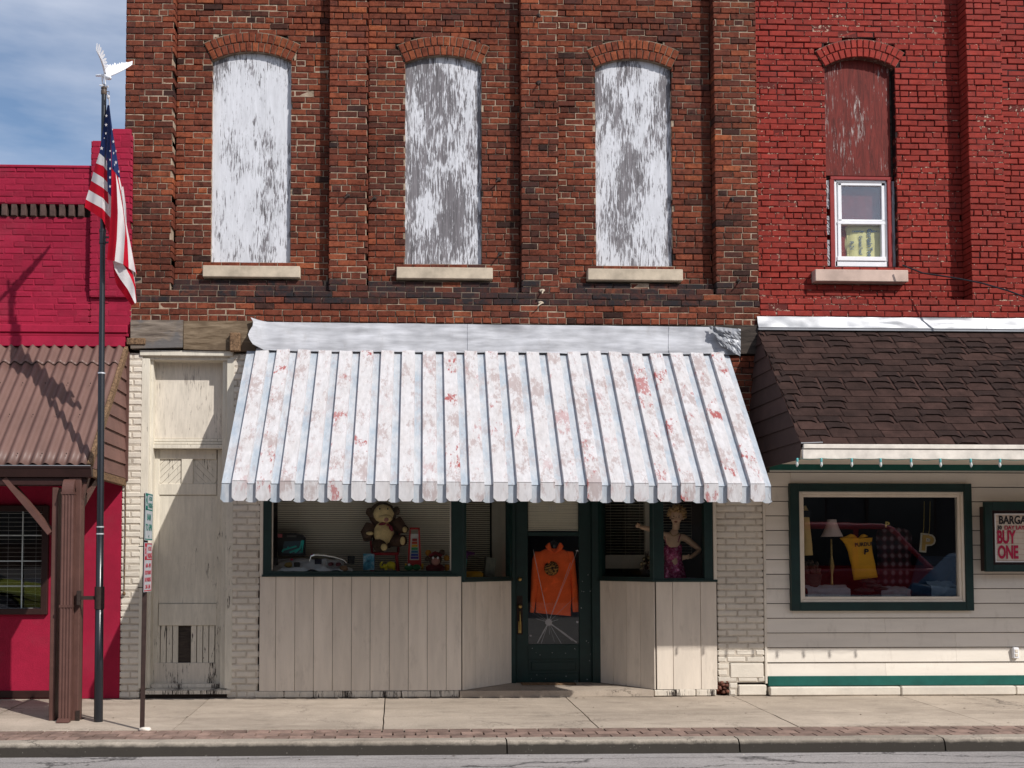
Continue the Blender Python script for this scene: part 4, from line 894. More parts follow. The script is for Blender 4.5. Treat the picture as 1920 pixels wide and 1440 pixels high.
m2.build('lap_siding', [M['siding'], M['gap']], rb)
m2 = MB(); m2.box(sx0, sx1, -.012, .1, Z(1285, 1650), Z(1267, 1650), c=.003); m2.build('base_trim', M['greenlt'], rb)
m2 = MB(); xq = [sx0, X(1685, 1290), X(1900, 1290), 7.6, sx1]
for i in range(4): m2.box(xq[i] + .003, xq[i + 1] - .003, -.055 - .006 * (i % 2), .1, 0, Z(1286.5, 1650) + .003 * (i % 2), 0, (random.random(), 0, 0), .012)
m2.build('foundation', M['creambrick'], rb)
m2 = MB(); m2.box(X(1437.5, 870), sx1, -.03, .1, Z(882, 1650), Z(866, 1650), c=.004); m2.build('head_trim', M['greenlt'], rb)
m2 = MB(); a0, a1, b0, b1 = win
iw = (X(1497, 1025), X(1806, 1025), Z(1129, 1650), Z(922, 1650))
m2.box(a0, iw[0], -.05, .02, b0, b1, c=.004); m2.box(iw[1], a1, -.05, .02, b0, b1, c=.004); m2.box(iw[0], iw[1], -.05, .02, iw[3], b1, c=.004); m2.box(iw[0], iw[1], -.05, .02, b0, iw[2], c=.004)
wf2 = m2.build('window_frame', M['green'], rb)
m2 = MB(); g = .010
for (d0, d1, ya) in ((0, .030, -.03), (.030, .062, -.015)):
    m2.box(iw[0] + d0, iw[0] + d1, ya, .05, iw[2] + d0, iw[3] - d0, c=.004); m2.box(iw[1] - d1, iw[1] - d0, ya, .05, iw[2] + d0, iw[3] - d0, c=.004)
    m2.box(iw[0] + d1, iw[1] - d1, ya, .05, iw[3] - d1, iw[3] - d0, c=.004); m2.box(iw[0] + d1, iw[1] - d1, ya, .05, iw[2] + d0, iw[2] + d1, c=.004)
m2.build('sash', M['cream'], wf2)
m2 = MB(); tl_ = .020 * (iw[3] - iw[2]) ; q = .055
m2.add([(iw[0] + q, .028, iw[2] + q), (iw[1] - q, .028, iw[2] + q), (iw[1] - q, .028 - tl_ - .004, iw[3] - q), (iw[0] + q, .028 - tl_ - .004, iw[3] - q)], [(0, 1, 2, 3)]); m2.build('pane', M['glassb'], wf2)
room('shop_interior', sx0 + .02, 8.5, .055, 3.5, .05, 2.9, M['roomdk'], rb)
m2 = MB(); zdk = Z(1121, 1650, .03); m2.box(sx0 + .03, 6.8, .06, .75, zdk - .04, zdk - .01)
m2.build('display_deck', M['room'], rb)
m2 = MB(); p = P(1903, 1224, -.0); m2.box(p.x - .034, p.x + .034, -.03, .02, p.z - .062, p.z + .062, c=.008); oo = m2.build('outlet_cover', M['white'], rb)
m2 = MB(); m2.box(p.x - .018, p.x + .018, -.036, -.028, p.z + .006, p.z + .04, c=.006); m2.build('socket', M['cream'], oo); m2 = MB(); m2.box(p.x - .018, p.x + .018, -.036, -.028, p.z - .04, p.z - .006, c=.006); m2.build('socket', M['cream'], oo)
m2 = MB(); m2.box(xE[7] + .02, 9.6, .35, 9, 2.95, ZTOP - .02); m2.box(xE[7] + .14, 9.6, 3.6, 9, 0, 2.95); m2.box(8.6, 9.6, .1, 3.6, 0, 2.95); m2.build('building_body', M['redpaint'], rb)
# ---------------------------------------------------------------- shingled canopy
# (curled tabs lift a little; their tilt's shade is put into the tint)
cn = thing('shingle_canopy', (6.5, -.9, 2.45), 'steep canopy of curling dark brown shingles over the cream sided shopfront', 'canopy')
CY = -1.69; ctop = P(1421, 621, -.02); cbl = P(1503, 834, CY); zt_, zb_ = ctop.z, cbl.z; CXR = 9.6
def cp(x, r, lift=0): 
    ln = math.hypot(CY + .02, zb_ - zt_); ny, nz_ = (zb_ - zt_) / ln, -(CY + .02) / ln
    return Vector((x, lerp(-.02, CY, r) + ny * lift, lerp(zt_, zb_, r) + nz_ * lift))
xl = lambda r: lerp(ctop.x, cbl.x, r)
m2 = MB(); m2.add([cp(xl(0), 0), cp(xl(1), 1), cp(CXR, 1), cp(CXR, 0)], [(0, 1, 2, 3)], 0, (0.75, 0, 0))
NRW = 18; ex = 1.0 / NRW; random.seed(21)
for k in range(NRW - 1, -1, -1):
    x = xl((k + 1) * ex) - rnd(0, .25); r1 = (k + 1) * ex
    while x < CXR:
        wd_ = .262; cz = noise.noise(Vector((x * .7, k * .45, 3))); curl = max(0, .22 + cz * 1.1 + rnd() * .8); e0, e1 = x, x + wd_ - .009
        e0 = max(e0, xl(r1)); x += wd_
        if e1 - e0 < .05: continue
        r0 = k * ex - .3 * ex; rr1 = r1 + rnd() * .05 * ex; h0, h1 = .002, .013
        dulled = curl > .22; tt = (min(1, max(0, (.26 + .1 * rnd()) if dulled else (.52 + .2 * rnd()))), 0, 0)  # lower tint paints in the shade of a tilted tab
        if dulled: e0 += .014; e1 -= .014
        n = 10; lf = min(.010, curl * .022); top = []; 
        for i in range(n + 1):
            xx = lerp(e0, e1, i / n); bendy = min(1, min(i, n - i) / n * 6)
            top.append((xx, bendy))
        rows = [(r0, .004), (lerp(r0, rr1, .55), .007), (rr1 - .05 * ex, .012), (rr1, .011)]
        vs = []
        for j, (rr, hh) in enumerate(rows):
            for (xx, bd) in top:
                wob = .03 * ex * noise.noise(Vector((xx * 25, k, 1))) if j == 3 else 0
                cut = -(.24 * ex * bd * lf / .010) if j >= 2 and lf > .005 else 0
                vs.append(cp(xx, rr + wob + cut, hh + (lf * (.35 + .65 * bd) if j >= 2 else lf * .2 if j == 1 else 0)))
        for i in range(n + 1): q_ = vs[3 * (n + 1) + i]; vs.append(q_ + (cp(0, 0, -.012) - cp(0, 0, 0)))
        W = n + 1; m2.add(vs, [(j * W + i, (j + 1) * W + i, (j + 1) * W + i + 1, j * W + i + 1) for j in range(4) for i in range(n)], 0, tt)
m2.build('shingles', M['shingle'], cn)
fz0 = Z(861.5, 1700, CY)
m2 = MB(); m2.box(cbl.x + .01, CXR, CY - .03, CY - .005, Z(842, 1700, CY), zb_ + .005, c=.003); m2.box(cbl.x + .005, CXR, CY - .018, CY + .02, fz0, Z(843, 1700, CY), c=.004); m2.build('fascia', M['offwhite'], cn)
m2 = MB(); zsf = fz0 + .10; m2.box(cbl.x + .02, CXR, CY + .021, -.0, zsf, zsf + .02); m2.build('soffit', M['siding'], cn)
# dark shingled cheek
m2 = MB(); nlv = 9; wl = Vector((ctop.x + .0, -.0, 0))
zlow = fz0 - .0
for i in range(nlv):
    za, zb2 = lerp(zlow, zt_, i / nlv), lerp(zlow, zt_, (i + 1) / nlv)
    def ye(z): return lerp(CY, -.02, max(0, (z - zb_) / (zt_ - zb_)))
    def xe(z, y): f = min(1, max(0, (z - zlow) / (zt_ - zlow))); return lerp(xl(1), ctop.x, f)
    xa_ = xe(za, 0) - .016; xb_ = xe(zb2, 0) - .002
    m2.add([(xa_, 0, za), (xb_, 0, zb2), (xb_, ye(zb2), zb2), (xa_, ye(za), za), (xa_ + .014, 0, za), (xa_ + .014, ye(za), za)], [(0, 1, 2, 3), (0, 3, 5, 4)][::1], 0, (random.random(), 0, 0))
m2.build('cheek', M['shingledk'], cn)
m2 = MB(); m2.prismx([(-.012, zlow), (-.10, zlow), (-.05, zt_ - .05), (-.012, zt_ - .05)], xE[7] - .005, xE[7] + .05); m2.build('edge_board', M['darkwood'], cn)
m2 = MB(); m2.tube([cp(xl(1) - .01, 1, .02), cp(xl(1) + .2, 1, .03)], .006, 5); m2.build('drip_edge', M['tin'], cn)
# string of lights
ls = thing('light_string', (6.4, CY - .04, fz0 - .08), 'string of clear bulbs with pale teal sockets hung below the shingled canopy edge', 'string lights')
pts = []; us = [1495, 1540, 1597, 1651, 1708, 1763, 1820, 1875, 1931, 1987, 2043]; yl = CY - .03
for i, u in enumerate(us):
    p = P(u, 866, yl); p.z = fz0 + .005; pts.append(p)
    if i < len(us) - 1: q = P((u + us[i + 1]) / 2, 866, yl); q.z = fz0 - .004 - .01 * random.random(); pts.append(q)
m2 = MB(); m2.tube(pts, .0028, 5); m2.build('cable', M['greenlt'], ls)
skm = col('teal_bulb_socket', (.12, .42, .42), .5); bm_ = simple('pale_bulb_glass', (.55, .58, .55), .12, .05, 5, 0, spec=.8)
pj = MB(); p = pts[0]
for i, u in enumerate(us):
    p = pts[2 * i]; m2 = MB(); tlt = rnd() * .004
    m2.lathe((p.x, p.y, p.z - .036), [(.009, 0), (.011, .004), (.011, .030), (.007, .038), (0, .04)], 10); b_ = m2.build('socket', skm, ls)
    m2 = MB(); m2.lathe((p.x + tlt, p.y, p.z - .086), [(0, 0), (.006, .006), (.0125, .02), (.0135, .030), (.009, .048), (.008, .052)], 12); m2.ball((p.x + tlt, p.y, p.z - .058), (.003, .003, .012), 6); m2.build('bulb', bm_, b_)
# loose cable across the red wall
cb = MB(); cpts = [(1692, 497, -.01), (1730, 512, -.12), (1790, 521, -.3), (1842, 531, -.45), (1890, 545, -.6), (1935, 562, -.75), (2010, 590, -.9), (2150, 600, -.6), (2300, 560, -.02)]
cb.tube([P(*c) for c in cpts], .009, 6); cbo = cb.build('power_cable', M['black']); tag(cbo, 'thin black cable sagging across the red brick wall right of the upstairs window', 'cable')
# letter board sign
sg = thing('letter_board', (X(1900, 1000), -.15, Z(1072, 1890, -.15)), 'dark green framed letter board reading BUY ONE on the cream siding', 'sign')
yg = -.17; sxa, sxb = X(1848, 1000, yg), X(1848, 1000, yg) + 1.15; sza, szb = Z(1072, 1880, yg), Z(941, 1880, yg)
m2 = MB(); m2.box(X(1842, 1000, -.05), sxb - .05, -.13, -.0, Z(1071, 1880, -.08), Z(950, 1880, -.08)); m2.build('back_box', M['browndk'], sg)
m2 = MB(); fw = .083
m2.box(sxa, sxa + fw, yg, yg + .05, sza, szb, c=.004); m2.box(sxb - fw, sxb, yg, yg + .05, sza, szb, c=.004); m2.box(sxa + fw, sxb - fw, yg, yg + .05, szb - fw * 1.15, szb, c=.004); m2.box(sxa + fw, sxb - fw, yg, yg + .05, sza, sza + fw * 0.95, c=.004)
m2.build('frame', M['green'], sg)
bx0, bz1, bz0 = X(1865, 1000, yg + .03), Z(963, 1880, yg + .03), Z(1054, 1880, yg + .03)
m2 = MB(); m2.box(bx0, sxb - fw, yg + .03, yg + .045, bz0, bz1); 
pn = m2.build('panel', col('cream_letter_panel', (.62, .54, .46), .5), sg)
m2 = MB(); m2.box(bx0, sxb - fw, yg + .022, yg + .031, bz1 - .010, bz1); m2.box(bx0, sxb - fw, yg + .022, yg + .031, bz0, bz0 + .010); m2.box(bx0, bx0 + .010, yg + .022, yg + .031, bz0 + .01, bz1 - .01); m2.build('inner_trim', M['white'], sg)
m2 = MB()
for i in range(9): zz = lerp(bz0 + .02, bz1 - .03, i / 8); m2.box(bx0 + .01, sxb - fw, yg + .027, yg + .0302, zz, zz + .003)
m2.build('letter_rails', col('tan_letter_rail', (.45, .28, .18), .5), sg)
lk, lr = col('black_plastic_letter', (.015, .015, .02), .5), col('red_plastic_letter', (.42, .01, .06), .5)
yt_ = yg + .026
text('lettering', 'BARGAIN', X(1875, 980, yg), Z(975.5, 1890, yg), yt_, .128, lk, sg, .76, .003, align='LEFT')
text('lettering', '30', X(1872, 980, yg), Z(989.5, 1890, yg), yt_, .062, lk, sg, .85, .0018, align='LEFT')
text('lettering', 'DAY LAYAWAY', X(1885.5, 980, yg), Z(989.5, 1890, yg), yt_, .062, lr, sg, .92, .0018, align='LEFT')
text('lettering', 'BUY', X(1871, 980, yg), Z(1008, 1890, yg), yt_, .200, lr, sg, .56, .007, align='LEFT')
text('lettering', 'ONE', X(1872, 980, yg), Z(1036.5, 1890, yg), yt_, .200, lr, sg, .56, .007, align='LEFT')

# ================================================================ magenta shop on the left
mg = thing('brick_building', (-4.5, 0, 0), 'low magenta painted brick shop behind the brown metal canopy and flagpole', 'building')
random.seed(11)
XML = -8.0; zq = lambda v, u=80: Z(v, u)
xpl, xpr = X(171, 400), X(248.5, 400)
mk = dict(z_ref=0.0, h=.0705, Lb=.215, joint=.008, md=(.0015, .006), pale=0, gapdark=.75, rough_=.003, c=.008, hdr=99)
m2 = MB()
rq = lambda z: round(z / .0705) * .0705
zt1, zd1, zd0, zpb = zq(312), rq(zq(383.5)), rq(zq(406)), rq(zq(557))
lay(m2, XML, xpl, zd1, zt1, 0.0, dep=.25, **mk)
lay(m2, XML, xpl, zpb, zd0, lambda z: (.012 if z < zpb + .09 else .035), dep=.2, **mk)
lay(m2, XML, xpl, zq(632), zpb, 0.0, dep=.2, **mk)
lay(m2, xpl, xpr, zpb, Z(262, 200), -.045, dep=.3, **mk)
lay(m2, xpl, xpr, zq(632), zpb, -.004, dep=.3, **mk)
lay(m2, X(195, 255), xpr, Z(262, 200) - .03, Z(249, 220), -.045, dep=.3, **mk); lay(m2, X(232, 250), xpr, Z(249, 220) - .03, Z(240, 240), -.045, dep=.3, **mk)
m2.box(XML, X(241, 600), -.05, .1, zq(625), zq(610), 0, (.7, 0, 0), .01); m2.box(XML, X(237, 600), -.065, .1, zq(651), zq(632), 0, (.8, 0, 0), .004); m2.box(XML, X(243, 600), -.035, .1, zq(632), zq(625), 0, (.3, 0, 0), .01)
m2.box(XML, xpl, -.012, .3, zt1 - .02, zt1 + .015, 0, (.6, 0, 0), .008)
m2.build('wall', [M['magenta'], M['magenta']], mg)
m2 = MB(); m2.box(XML, xpl, .10, .25, zd0 - .02, zd1 + .02, 1)
x = XML
while x < xpl - .05: m2.brick(x, x + .062, zd0 + .004, zd1 - .002, .006, .12, .006, .002, 0, (rnd(.2, .8), 0, 0)); m2.brick(x + .006, x + .056, zd0 - .0, zd0 + .05, .03, .12, .006, .002, 0, (.3, 0, 0)); x += .106
m2.build('corbel_course', [simple('dark_brown_brick', (.085, .05, .042), .85, .4, 14, .4, 60, tintamt=.2), M['gap']], mg)
zst = Z(905, 100)
wx0, wx1, wz0, wz1 = X(-75, 1050), X(92, 1050), Z(1152, 60), Z(948, 60)
m2 = MB(); xr_ = X(228, 950)
for (a_, b_, c_, d_) in ((wx1, xr_, .0, 3.92), (XML, wx0, .0, 3.92), (wx0, wx1, .0, wz0), (wx0, wx1, wz1, 3.92)):
    m2.box(a_, b_, .0, .2, c_ + .0, d_, 0, (.5, 0, 0))
m2.build('stucco_wall', M['stucco'], mg)
m2 = MB(); wy = -.02
m2.box(X(80, 1050), wx1, wy - .03, .06, wz0, wz1, c=.004); m2.box(wx0, X(-62, 1050), wy - .03, .06, wz0, wz1, c=.004); m2.box(X(-62, 1050), X(80, 1050), wy - .03, .06, wz0, Z(1141, 60), c=.004); m2.box(X(-62, 1050), X(80, 1050), wy - .03, .06, Z(959, 60), wz1, c=.004)
wfm = m2.build('window_frame', M['browndk'], mg)
m2 = MB(); m2.add([(X(-63, 1050), .058, Z(1142, 60)), (X(81, 1050), .058, Z(1142, 60)), (X(81, 1050), .031, Z(958, 60)), (X(-63, 1050), .031, Z(958, 60))], [(0, 1, 2, 3)]); m2.build('pane', M['glassb'], wfm)
m2 = MB(); gm = col('white_window_grille', (.55, .62, .62), .5)
for v_ in (1004, 1052, 1099): zz = Z(v_, 60); m2.box(X(-62, 1050), X(81, 1050), .018, .029, zz - .006, zz + .006)
for u_ in (40.5, -12): m2.box(X(u_, 1050) - .006, X(u_, 1050) + .006, .016, .0285, Z(1142, 60), Z(959, 60))
m2.build('grille', gm, wfm)
blinds('window_blind', X(-60, 1050), X(79, 1050), Z(1140, 60), Z(962, 60), .10, .048, M['blindw'], mg, .12, .035)
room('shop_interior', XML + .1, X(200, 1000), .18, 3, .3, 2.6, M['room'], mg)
m2 = MB(); m2.box(XML, X(150, 1310), -.03, .05, .012, .09, c=.006); m2.build('base_board', M['browndk'], mg)
m2 = MB(); m2.box(XML, xpl + .2, .26, 8, 2.8, zt1 - .03); m2.box(XML, X(226, 1000), 3.05, 8, 0, 2.8); m2.box(XML, XML + .08, .2, 3, 0, 2.8); m2.build('building_body', M['stucco'], mg)
# brown metal canopy
lc = thing('metal_canopy', (-4.6, -.7, 0), 'brown corrugated metal canopy on wooden posts in front of the magenta shop', 'canopy')
LY = -1.41; lt = P(237, 651, -.03); lb = P(172, 871, LY); XLL = -8.0
def lp(x, r, lift=0):
    ln = math.hypot(LY + .03, lb.z - lt.z); ny, nz_ = (lb.z - lt.z) / ln, -(LY + .03) / ln
    return Vector((x, lerp(-.03, LY, r) + ny * lift, lerp(lt.z, lb.z, r) + nz_ * lift))
WL = .1185
for (r0, r1, lf) in ((.0, .165, .014), (.12, 1.0, .0)):
    m2 = MB(); nx = int((lt.x - XLL) / WL * 10)
    def cf(a, b):
        x = lerp(XLL, lt.x - .005, a); rr = lerp(r0, r1, b); hgt = .021 * math.sin(2 * math.pi * x / WL)
        rr += .004 * noise.noise(Vector((x * 3, 1, b * 2))) * (b in (0, 1)) ; return lp(x, rr, hgt + lf + .004 * noise.noise(Vector((x, rr * 2, 4))))
    m2.grid(cf, nx, 8); o = m2.build('roof_sheet', M['roof'], lc)
    o.modifiers.new('thickness', 'SOLIDIFY').thickness = .003
m2 = MB()
for i in range(26):
    x = XLL + WL * .25 + i * WL * 2
    for rr in (.35, .62, .93):
        if x < lt.x - .05: q = lp(x, rr, .021); m2.ball(q, .007, 6)
m2.build('roof_screws', M['iron'], lc); 
zg1, zg0 = Z(874, 100, LY - .08), Z(894, 100, LY - .08)
m2 = MB(); m2.prismx([(LY - .02, zg1), (LY - .10, zg1), (LY - .105, zg1 - .012), (LY - .09, zg1 - .03), (LY - .06, zg0), (LY - .02, zg0)], XLL, X(170, 880, LY - .1)); g_ = m2.build('gutter', M['browndk'], lc)
m2 = MB(); m2.box(XLL, X(170, 880, LY - .1) - .002, LY - .108, LY - .096, zg1 + .001, zg1 + .008); m2.build('gutter_lip', M['tin'], g_)
m2 = MB(); m2.box(XLL, lt.x - .02, LY - .018, LY + .02, zg0 - .05, zg1 - .005); m2.box(XLL, lt.x - .02, LY + .02, -.02, zg0 + .06, zg0 + .08); m2.build('fascia', M['browndk'], lc)
# gable cheek with lap siding
m2 = MB(); zlo = Z(897, 233, 0); nlv = 9; xg = lt.x - .012
ztp = lt.z - .05
for i in range(nlv + 1):
    za, zb2 = zlo + i * .155, zlo + (i + 1) * .155 + .006
    if za > ztp: break
    zb2 = min(zb2, ztp)
    def ye(z): return lerp(LY + .02, -.03, max(0, min(1, (z - lb.z + .02) / (lt.z - lb.z))))
    m2.add([(xg + .024, -.005, za), (xg + .024, ye(za), za), (xg + .004, ye(zb2), zb2), (xg + .004, -.005, zb2), (xg - .01, -.005, za), (xg - .01, ye(za), za)], [(0, 3, 2, 1), (0, 1, 5, 4)], 0, (random.random(), 0, 0))
m2.build('cheek', M['shake'], lc)
m2 = MB(); m2.box(xg - .03, xg + .02, LY + .0, -.005, zlo - .085, zlo, c=.006); m2.build('cheek_trim', M['rotwood'], lc)
m2 = MB(); m2.box(xg - .0, xg + .045, -.028, -.002, zlo - .03, lt.z - .05, c=.004); m2.build('corner_board', M['brown'], lc)
m2 = MB(); A, B = lp(xg, 0, -.02), lp(xg, 1.0, -.02); 
def bar(mb_, a, b, wx, wz, t=(.5, 0, 0)):
    a, b = Vector(a), Vector(b); d = (b - a).normalized(); s_ = Vector((1, 0, 0)) if abs(d.x) < .8 else Vector((0, 1, 0)); s_ = (s_ - d * s_.dot(d)).normalized(); u_ = d.cross(s_)
    vs = [p + s_ * (i * wx / 2) + u_ * (j * wz / 2) for p in (a, b) for i, j in ((-1, -1), (1, -1), (1, 1), (-1, 1))]
    mb_.add(vs, [(0, 1, 2, 3)[::-1], (4, 5, 6, 7)] + [(i, (i + 1) % 4, 4 + (i + 1) % 4, 4 + i) for i in range(4)], 0, t)
bar(m2, A + Vector((.012, 0, 0)), B + Vector((.012, 0, 0)), .04, .07); m2.build('rake_board', M['rotwood'], lc)
# posts, braces and downspout
py = LY + .03
def gzz(y): return gz(y) - .004
m2 = MB(); m2.box(X(128, 1200, py), X(152, 1200, py), py - .07, py + .07, gzz(py), zg0 + .0, c=.008); m2.build('post', M['brown'], lc)
m2 = MB(); m2.box(X(97, 1200, py), X(108, 1200, py), py - .06, py + .06, gzz(py), zg0 - .1, c=.005); m2.build('post_batten', M['brown'], lc)
m2 = MB(); m2.box(X(96.5, 1200, py) - .01, X(156, 1200, py), py + .0, py + .08, gzz(py) + .0, gzz(py) + .01); m2.box(X(146, 1340, py), X(153, 1340, py), py - .08, py - .06, gzz(py), gzz(py) + .1); m2.build('post_bracket', M['iron'], lc)
pd = py - .12
m2 = MB(); xc0, xc1 = X(112.5, 1200, pd), X(136, 1200, pd); zt0 = Z(925, 125, pd); 
def ribs(x0, x1, z0, z1, y0_, y1_):
    n = 4; pts = [(x0, y1_)]
    for i in range(n * 4 + 1):
        t_ = i / (n * 4); pts.append((lerp(x0, x1, t_), y0_ + (.006 if i % 4 in (0, 3) else -.0)))
    pts.append((x1, y1_)); m2.prismz(pts, z0, z1)
ribs(xc0, xc1, gzz(pd) + .04, zt0, pd - .03, pd + .05)
m2.box(xc0 - .004, xc1 + .004, pd - .034, pd + .054, Z(1139, 125, pd), Z(1134, 125, pd)); m2.box(xc0 - .004, xc1 + .004, pd - .034, pd + .054, zt0 - .01, zt0 + .012)
k = 7
for i in range(k):
    q0 = math.pi / 2 * i / k; q1 = math.pi / 2 * (i + 1) / k; cy_, cz_ = pd + .05, zt0 + .01
    f0 = [(cy_ - .08 * math.cos(q0), cz_ + .13 * math.sin(q0)), (cy_ - .08 * math.cos(q1), cz_ + .13 * math.sin(q1)), (cy_, cz_ + .13 * math.sin(q1) * .2), (cy_, cz_)]
    m2.prismx(f0[::-1], xc0 + .004, xc1 - .004)
m2.prismx([(pd - .03, gzz(pd) + .04), (pd - .09, gzz(pd) + .008), (pd - .02, gzz(pd) + .008), (pd + .05, gzz(pd) + .04)], xc0, xc1)
m2.build('downspout', M['brown'], lc)
m2 = MB(); a_ = P(12, 898, py); b_ = P(97, 1000, py); bar(m2, a_, b_, .05, .13); m2.build('brace', M['brown'], lc)
m2 = MB(); a_ = P(154, 944, py); b_ = P(158, 890, py + .5); bar(m2, (X(150, 945, py), py + .05, a_.z), (X(150, 945, py) + .02, py + .5, zg0 + .05), .05, .08); bar(m2, (X(150, 945, py), py, a_.z - .02), (X(165, 900, py), py, zg0), .03, .07); m2.build('brace', M['brown'], lc)
m2 = MB(); m2.tube([(X(-60, 900, py), py, zg0 - .02), (X(96, 1340, py), py, zg0 - .02)], .02, 6); m2.box(XLL, lt.x - .1, py - .06, py + .06, zg0 - .08, zg0, c=.006); m2.build('header_beam', M['browndk'], lc)

# ================================================================ flagpole with eagle
fy = -1.50
fpb = P(184.5, 1353, fy); fpt = P(195, 166, fy)
fp = thing('flagpole', (fpb.x, fy, gz(fy)), 'black steel flagpole topped by a white eagle beside the metal canopy', 'flagpole')
def fpx(v): t_ = (P(190, v, fy).z - gz(fy)) / (fpt.z - gz(fy)); return Vector((lerp(fpb.x, fpt.x, t_), fy, P(190, v, fy).z))
m2 = MB(); m2.tube([fpx(1353), fpx(1270), fpx(1130), fpx(1129.5), fpx(990), fpx(985), fpx(700), fpx(695), fpx(460), fpx(166)], [.043, .041, .040, .036, .036, .033, .033, .030, .026, .024], 14)
pole = m2.build('pole', M['black'], fp)
m2 = MB()
for v_ in (700, 988, 1001): m2.tube([fpx(v_ + 1.2), fpx(v_ - 1.2)], .0375, 14)
m2.build('pole_ring', M['silver'], fp)
m2 = MB(); m2.tube([fpx(1142), fpx(1100)], .047, 14); q = fpx(1121); m2.box(X(147, 1121, fy), q.x, fy - .01, fy + .01, q.z - .018, q.z + .018); m2.box(X(145, 1121, fy), X(151, 1121, fy), fy - .03, fy + .03, q.z - .07, q.z + .07, c=.004); m2.build('mounting_bracket', M['iron'], fp)
m2 = MB(); q = fpx(452); 
for v_ in (433, 455): m2.tube([fpx(v_ + 2), fpx(v_ - 2)], .034, 12)
m2.tube([fpx(458), fpx(430)], .031, 12); m2.box(q.x, q.x + .10, fy - .012, fy + .012, q.z - .02, q.z - .006); m2.box(q.x, q.x + .09, fy - .012, fy + .012, q.z + .03, q.z + .045); m2.build('flag_clamp', M['black'], fp)
m2 = MB(); q = fpx(172); m2.lathe((q.x, fy, q.z - .03), [(.026, 0), (.029, .01), (.029, .04), (.022, .055), (.03, .06), (.03, .068), (.01, .08), (.006, .11), (0, .112)], 14); m2.tube([(q.x + .02, fy, q.z + .0), (q.x + .05, fy, q.z + .005), (q.x + .05, fy, q.z - .03)], .004, 6); m2.build('pole_cap', simple('bronze_cap', (.10, .07, .05), .5, .3, 20, .1, 60), fp)
eg = MB()
def ep(zx, zy, dy=0): return P(170 + zx / 14.4, 80 + zy / 14.4, fy + dy)
eg.tube([ep(235, 890, .05), ep(320, 895, .02), ep(400, 890, 0), ep(470, 940, -.02), ep(515, 955, -.04), ep(540, 950, -.06)], [.004, .014, .028, .026, .020, .006], 12)
eg.tube([ep(150, 888, .08), ep(215, 888, .06), ep(300, 885, .02)], [.010, .012, .012], 8)
for dy, xx in ((.015, 320), (-.02, 395)): eg.tube([ep(xx, 920, dy), ep(xx - 5, 1010, dy), ep(xx + 5, 1130, dy)], [.014, .008, .005], 8)
eg.tube([ep(240, 1150, 0), ep(340, 1160, 0), ep(440, 1185, 0), ep(480, 1180, -.0)], [.006, .009, .009, .012], 8)
def wing(root, tip, lead, chord, bow, n=13):
    for i in range(n):
        t_ = i / (n - 1); b_ = root.lerp(tip, t_) + bow * math.sin(math.pi * t_ * .8); ln = chord * (1 - .55 * t_ ** 2) * (1 + .08 * rnd()); wd_ = (tip - root).length / n * 1.25
        d = (lead + (tip - root).normalized() * (.15 + .9 * t_)).normalized(); sx_ = (tip - root).normalized() * wd_
        nn = Vector((0, .006 * (i % 2), 0)); e1 = b_ + d * ln * .85
        eg.add([b_ - sx_ * .5 + nn, b_ + sx_ * .5 + nn, e1 + sx_ * .45 + nn, e1 + d * ln * .15 + nn, e1 - sx_ * .45 + nn] + [p + Vector((0, .004, 0)) for p in (b_ - sx_ * .5 + nn, b_ + sx_ * .5 + nn, e1 + sx_ * .45 + nn, e1 + d * ln * .15 + nn, e1 - sx_ * .45 + nn)], [(0, 1, 2, 3, 4), (9, 8, 7, 6, 5)] + [(k_, 5 + k_, 5 + (k_ + 1) % 5, (k_ + 1) % 5) for k_ in range(5)], 0)
    eg.tube([root + (tip - root) * q + bow * math.sin(math.pi * q * .8) for q in (0, .2, .4, .6, .8, 1)], [.012, .012, .010, .008, .006, .003], 8)
wing(ep(470, 900, -.02), ep(1090, 590, .22), Vector((-.35, -.3, .95)), .11, Vector((0, 0, -.012)))
wing(ep(400, 870, .02), ep(125, 210, -.38), Vector((.03, .95, .12)), .15, Vector((.018, 0, 0)))
eg.build('eagle_finial', M['eagle'], fp)
# ================================================================ the flag
FR, FW, FB = 0, 1, 2
def pl(pts, ts):     # resample polyline
    pts = [Vector((*p, 0)) if len(p) == 2 else Vector(p) for p in pts]; ds = [0]
    for i in range(1, len(pts)): ds.append(ds[-1] + (Vector((pts[i].x, pts[i].y, 0)) - Vector((pts[i - 1].x, pts[i - 1].y, 0))).length)
    out = []
    for t_ in ts:
        d = t_ * ds[-1]; i = max(j for j in range(len(ds)) if ds[j] <= d + 1e-9); i = min(i, len(pts) - 2); f_ = (d - ds[i]) / max(1e-9, ds[i + 1] - ds[i]); out.append(pts[i].lerp(pts[i + 1], f_))
    return out
fg = MB()
def ribbon(L_, R_, ci, n=14, m=5, amp=.012, ph_=0.0, bowl=0.0):
    ts = [i / n for i in range(n + 1)]; A, B = pl(L_, ts), pl(R_, ts); vs = []
    for i in range(n + 1):
        for j in range(m + 1):
            s_ = j / m; p = A[i].lerp(B[i], s_); y = fy - .05 + p.z + amp * math.sin(p.x * .30 + p.y * .02 + ph_) + bowl * math.sin(math.pi * s_)
            y += .008 * noise.noise(Vector((p.x * .06, p.y * .03, 2))); vs.append(P(p.x, p.y, y))
    W = m + 1; fg.add(vs, [(i * W + j, (i + 1) * W + j, (i + 1) * W + j + 1, i * W + j + 1) for i in range(n) for j in range(m)], ci, (.5, 0, 0), True)
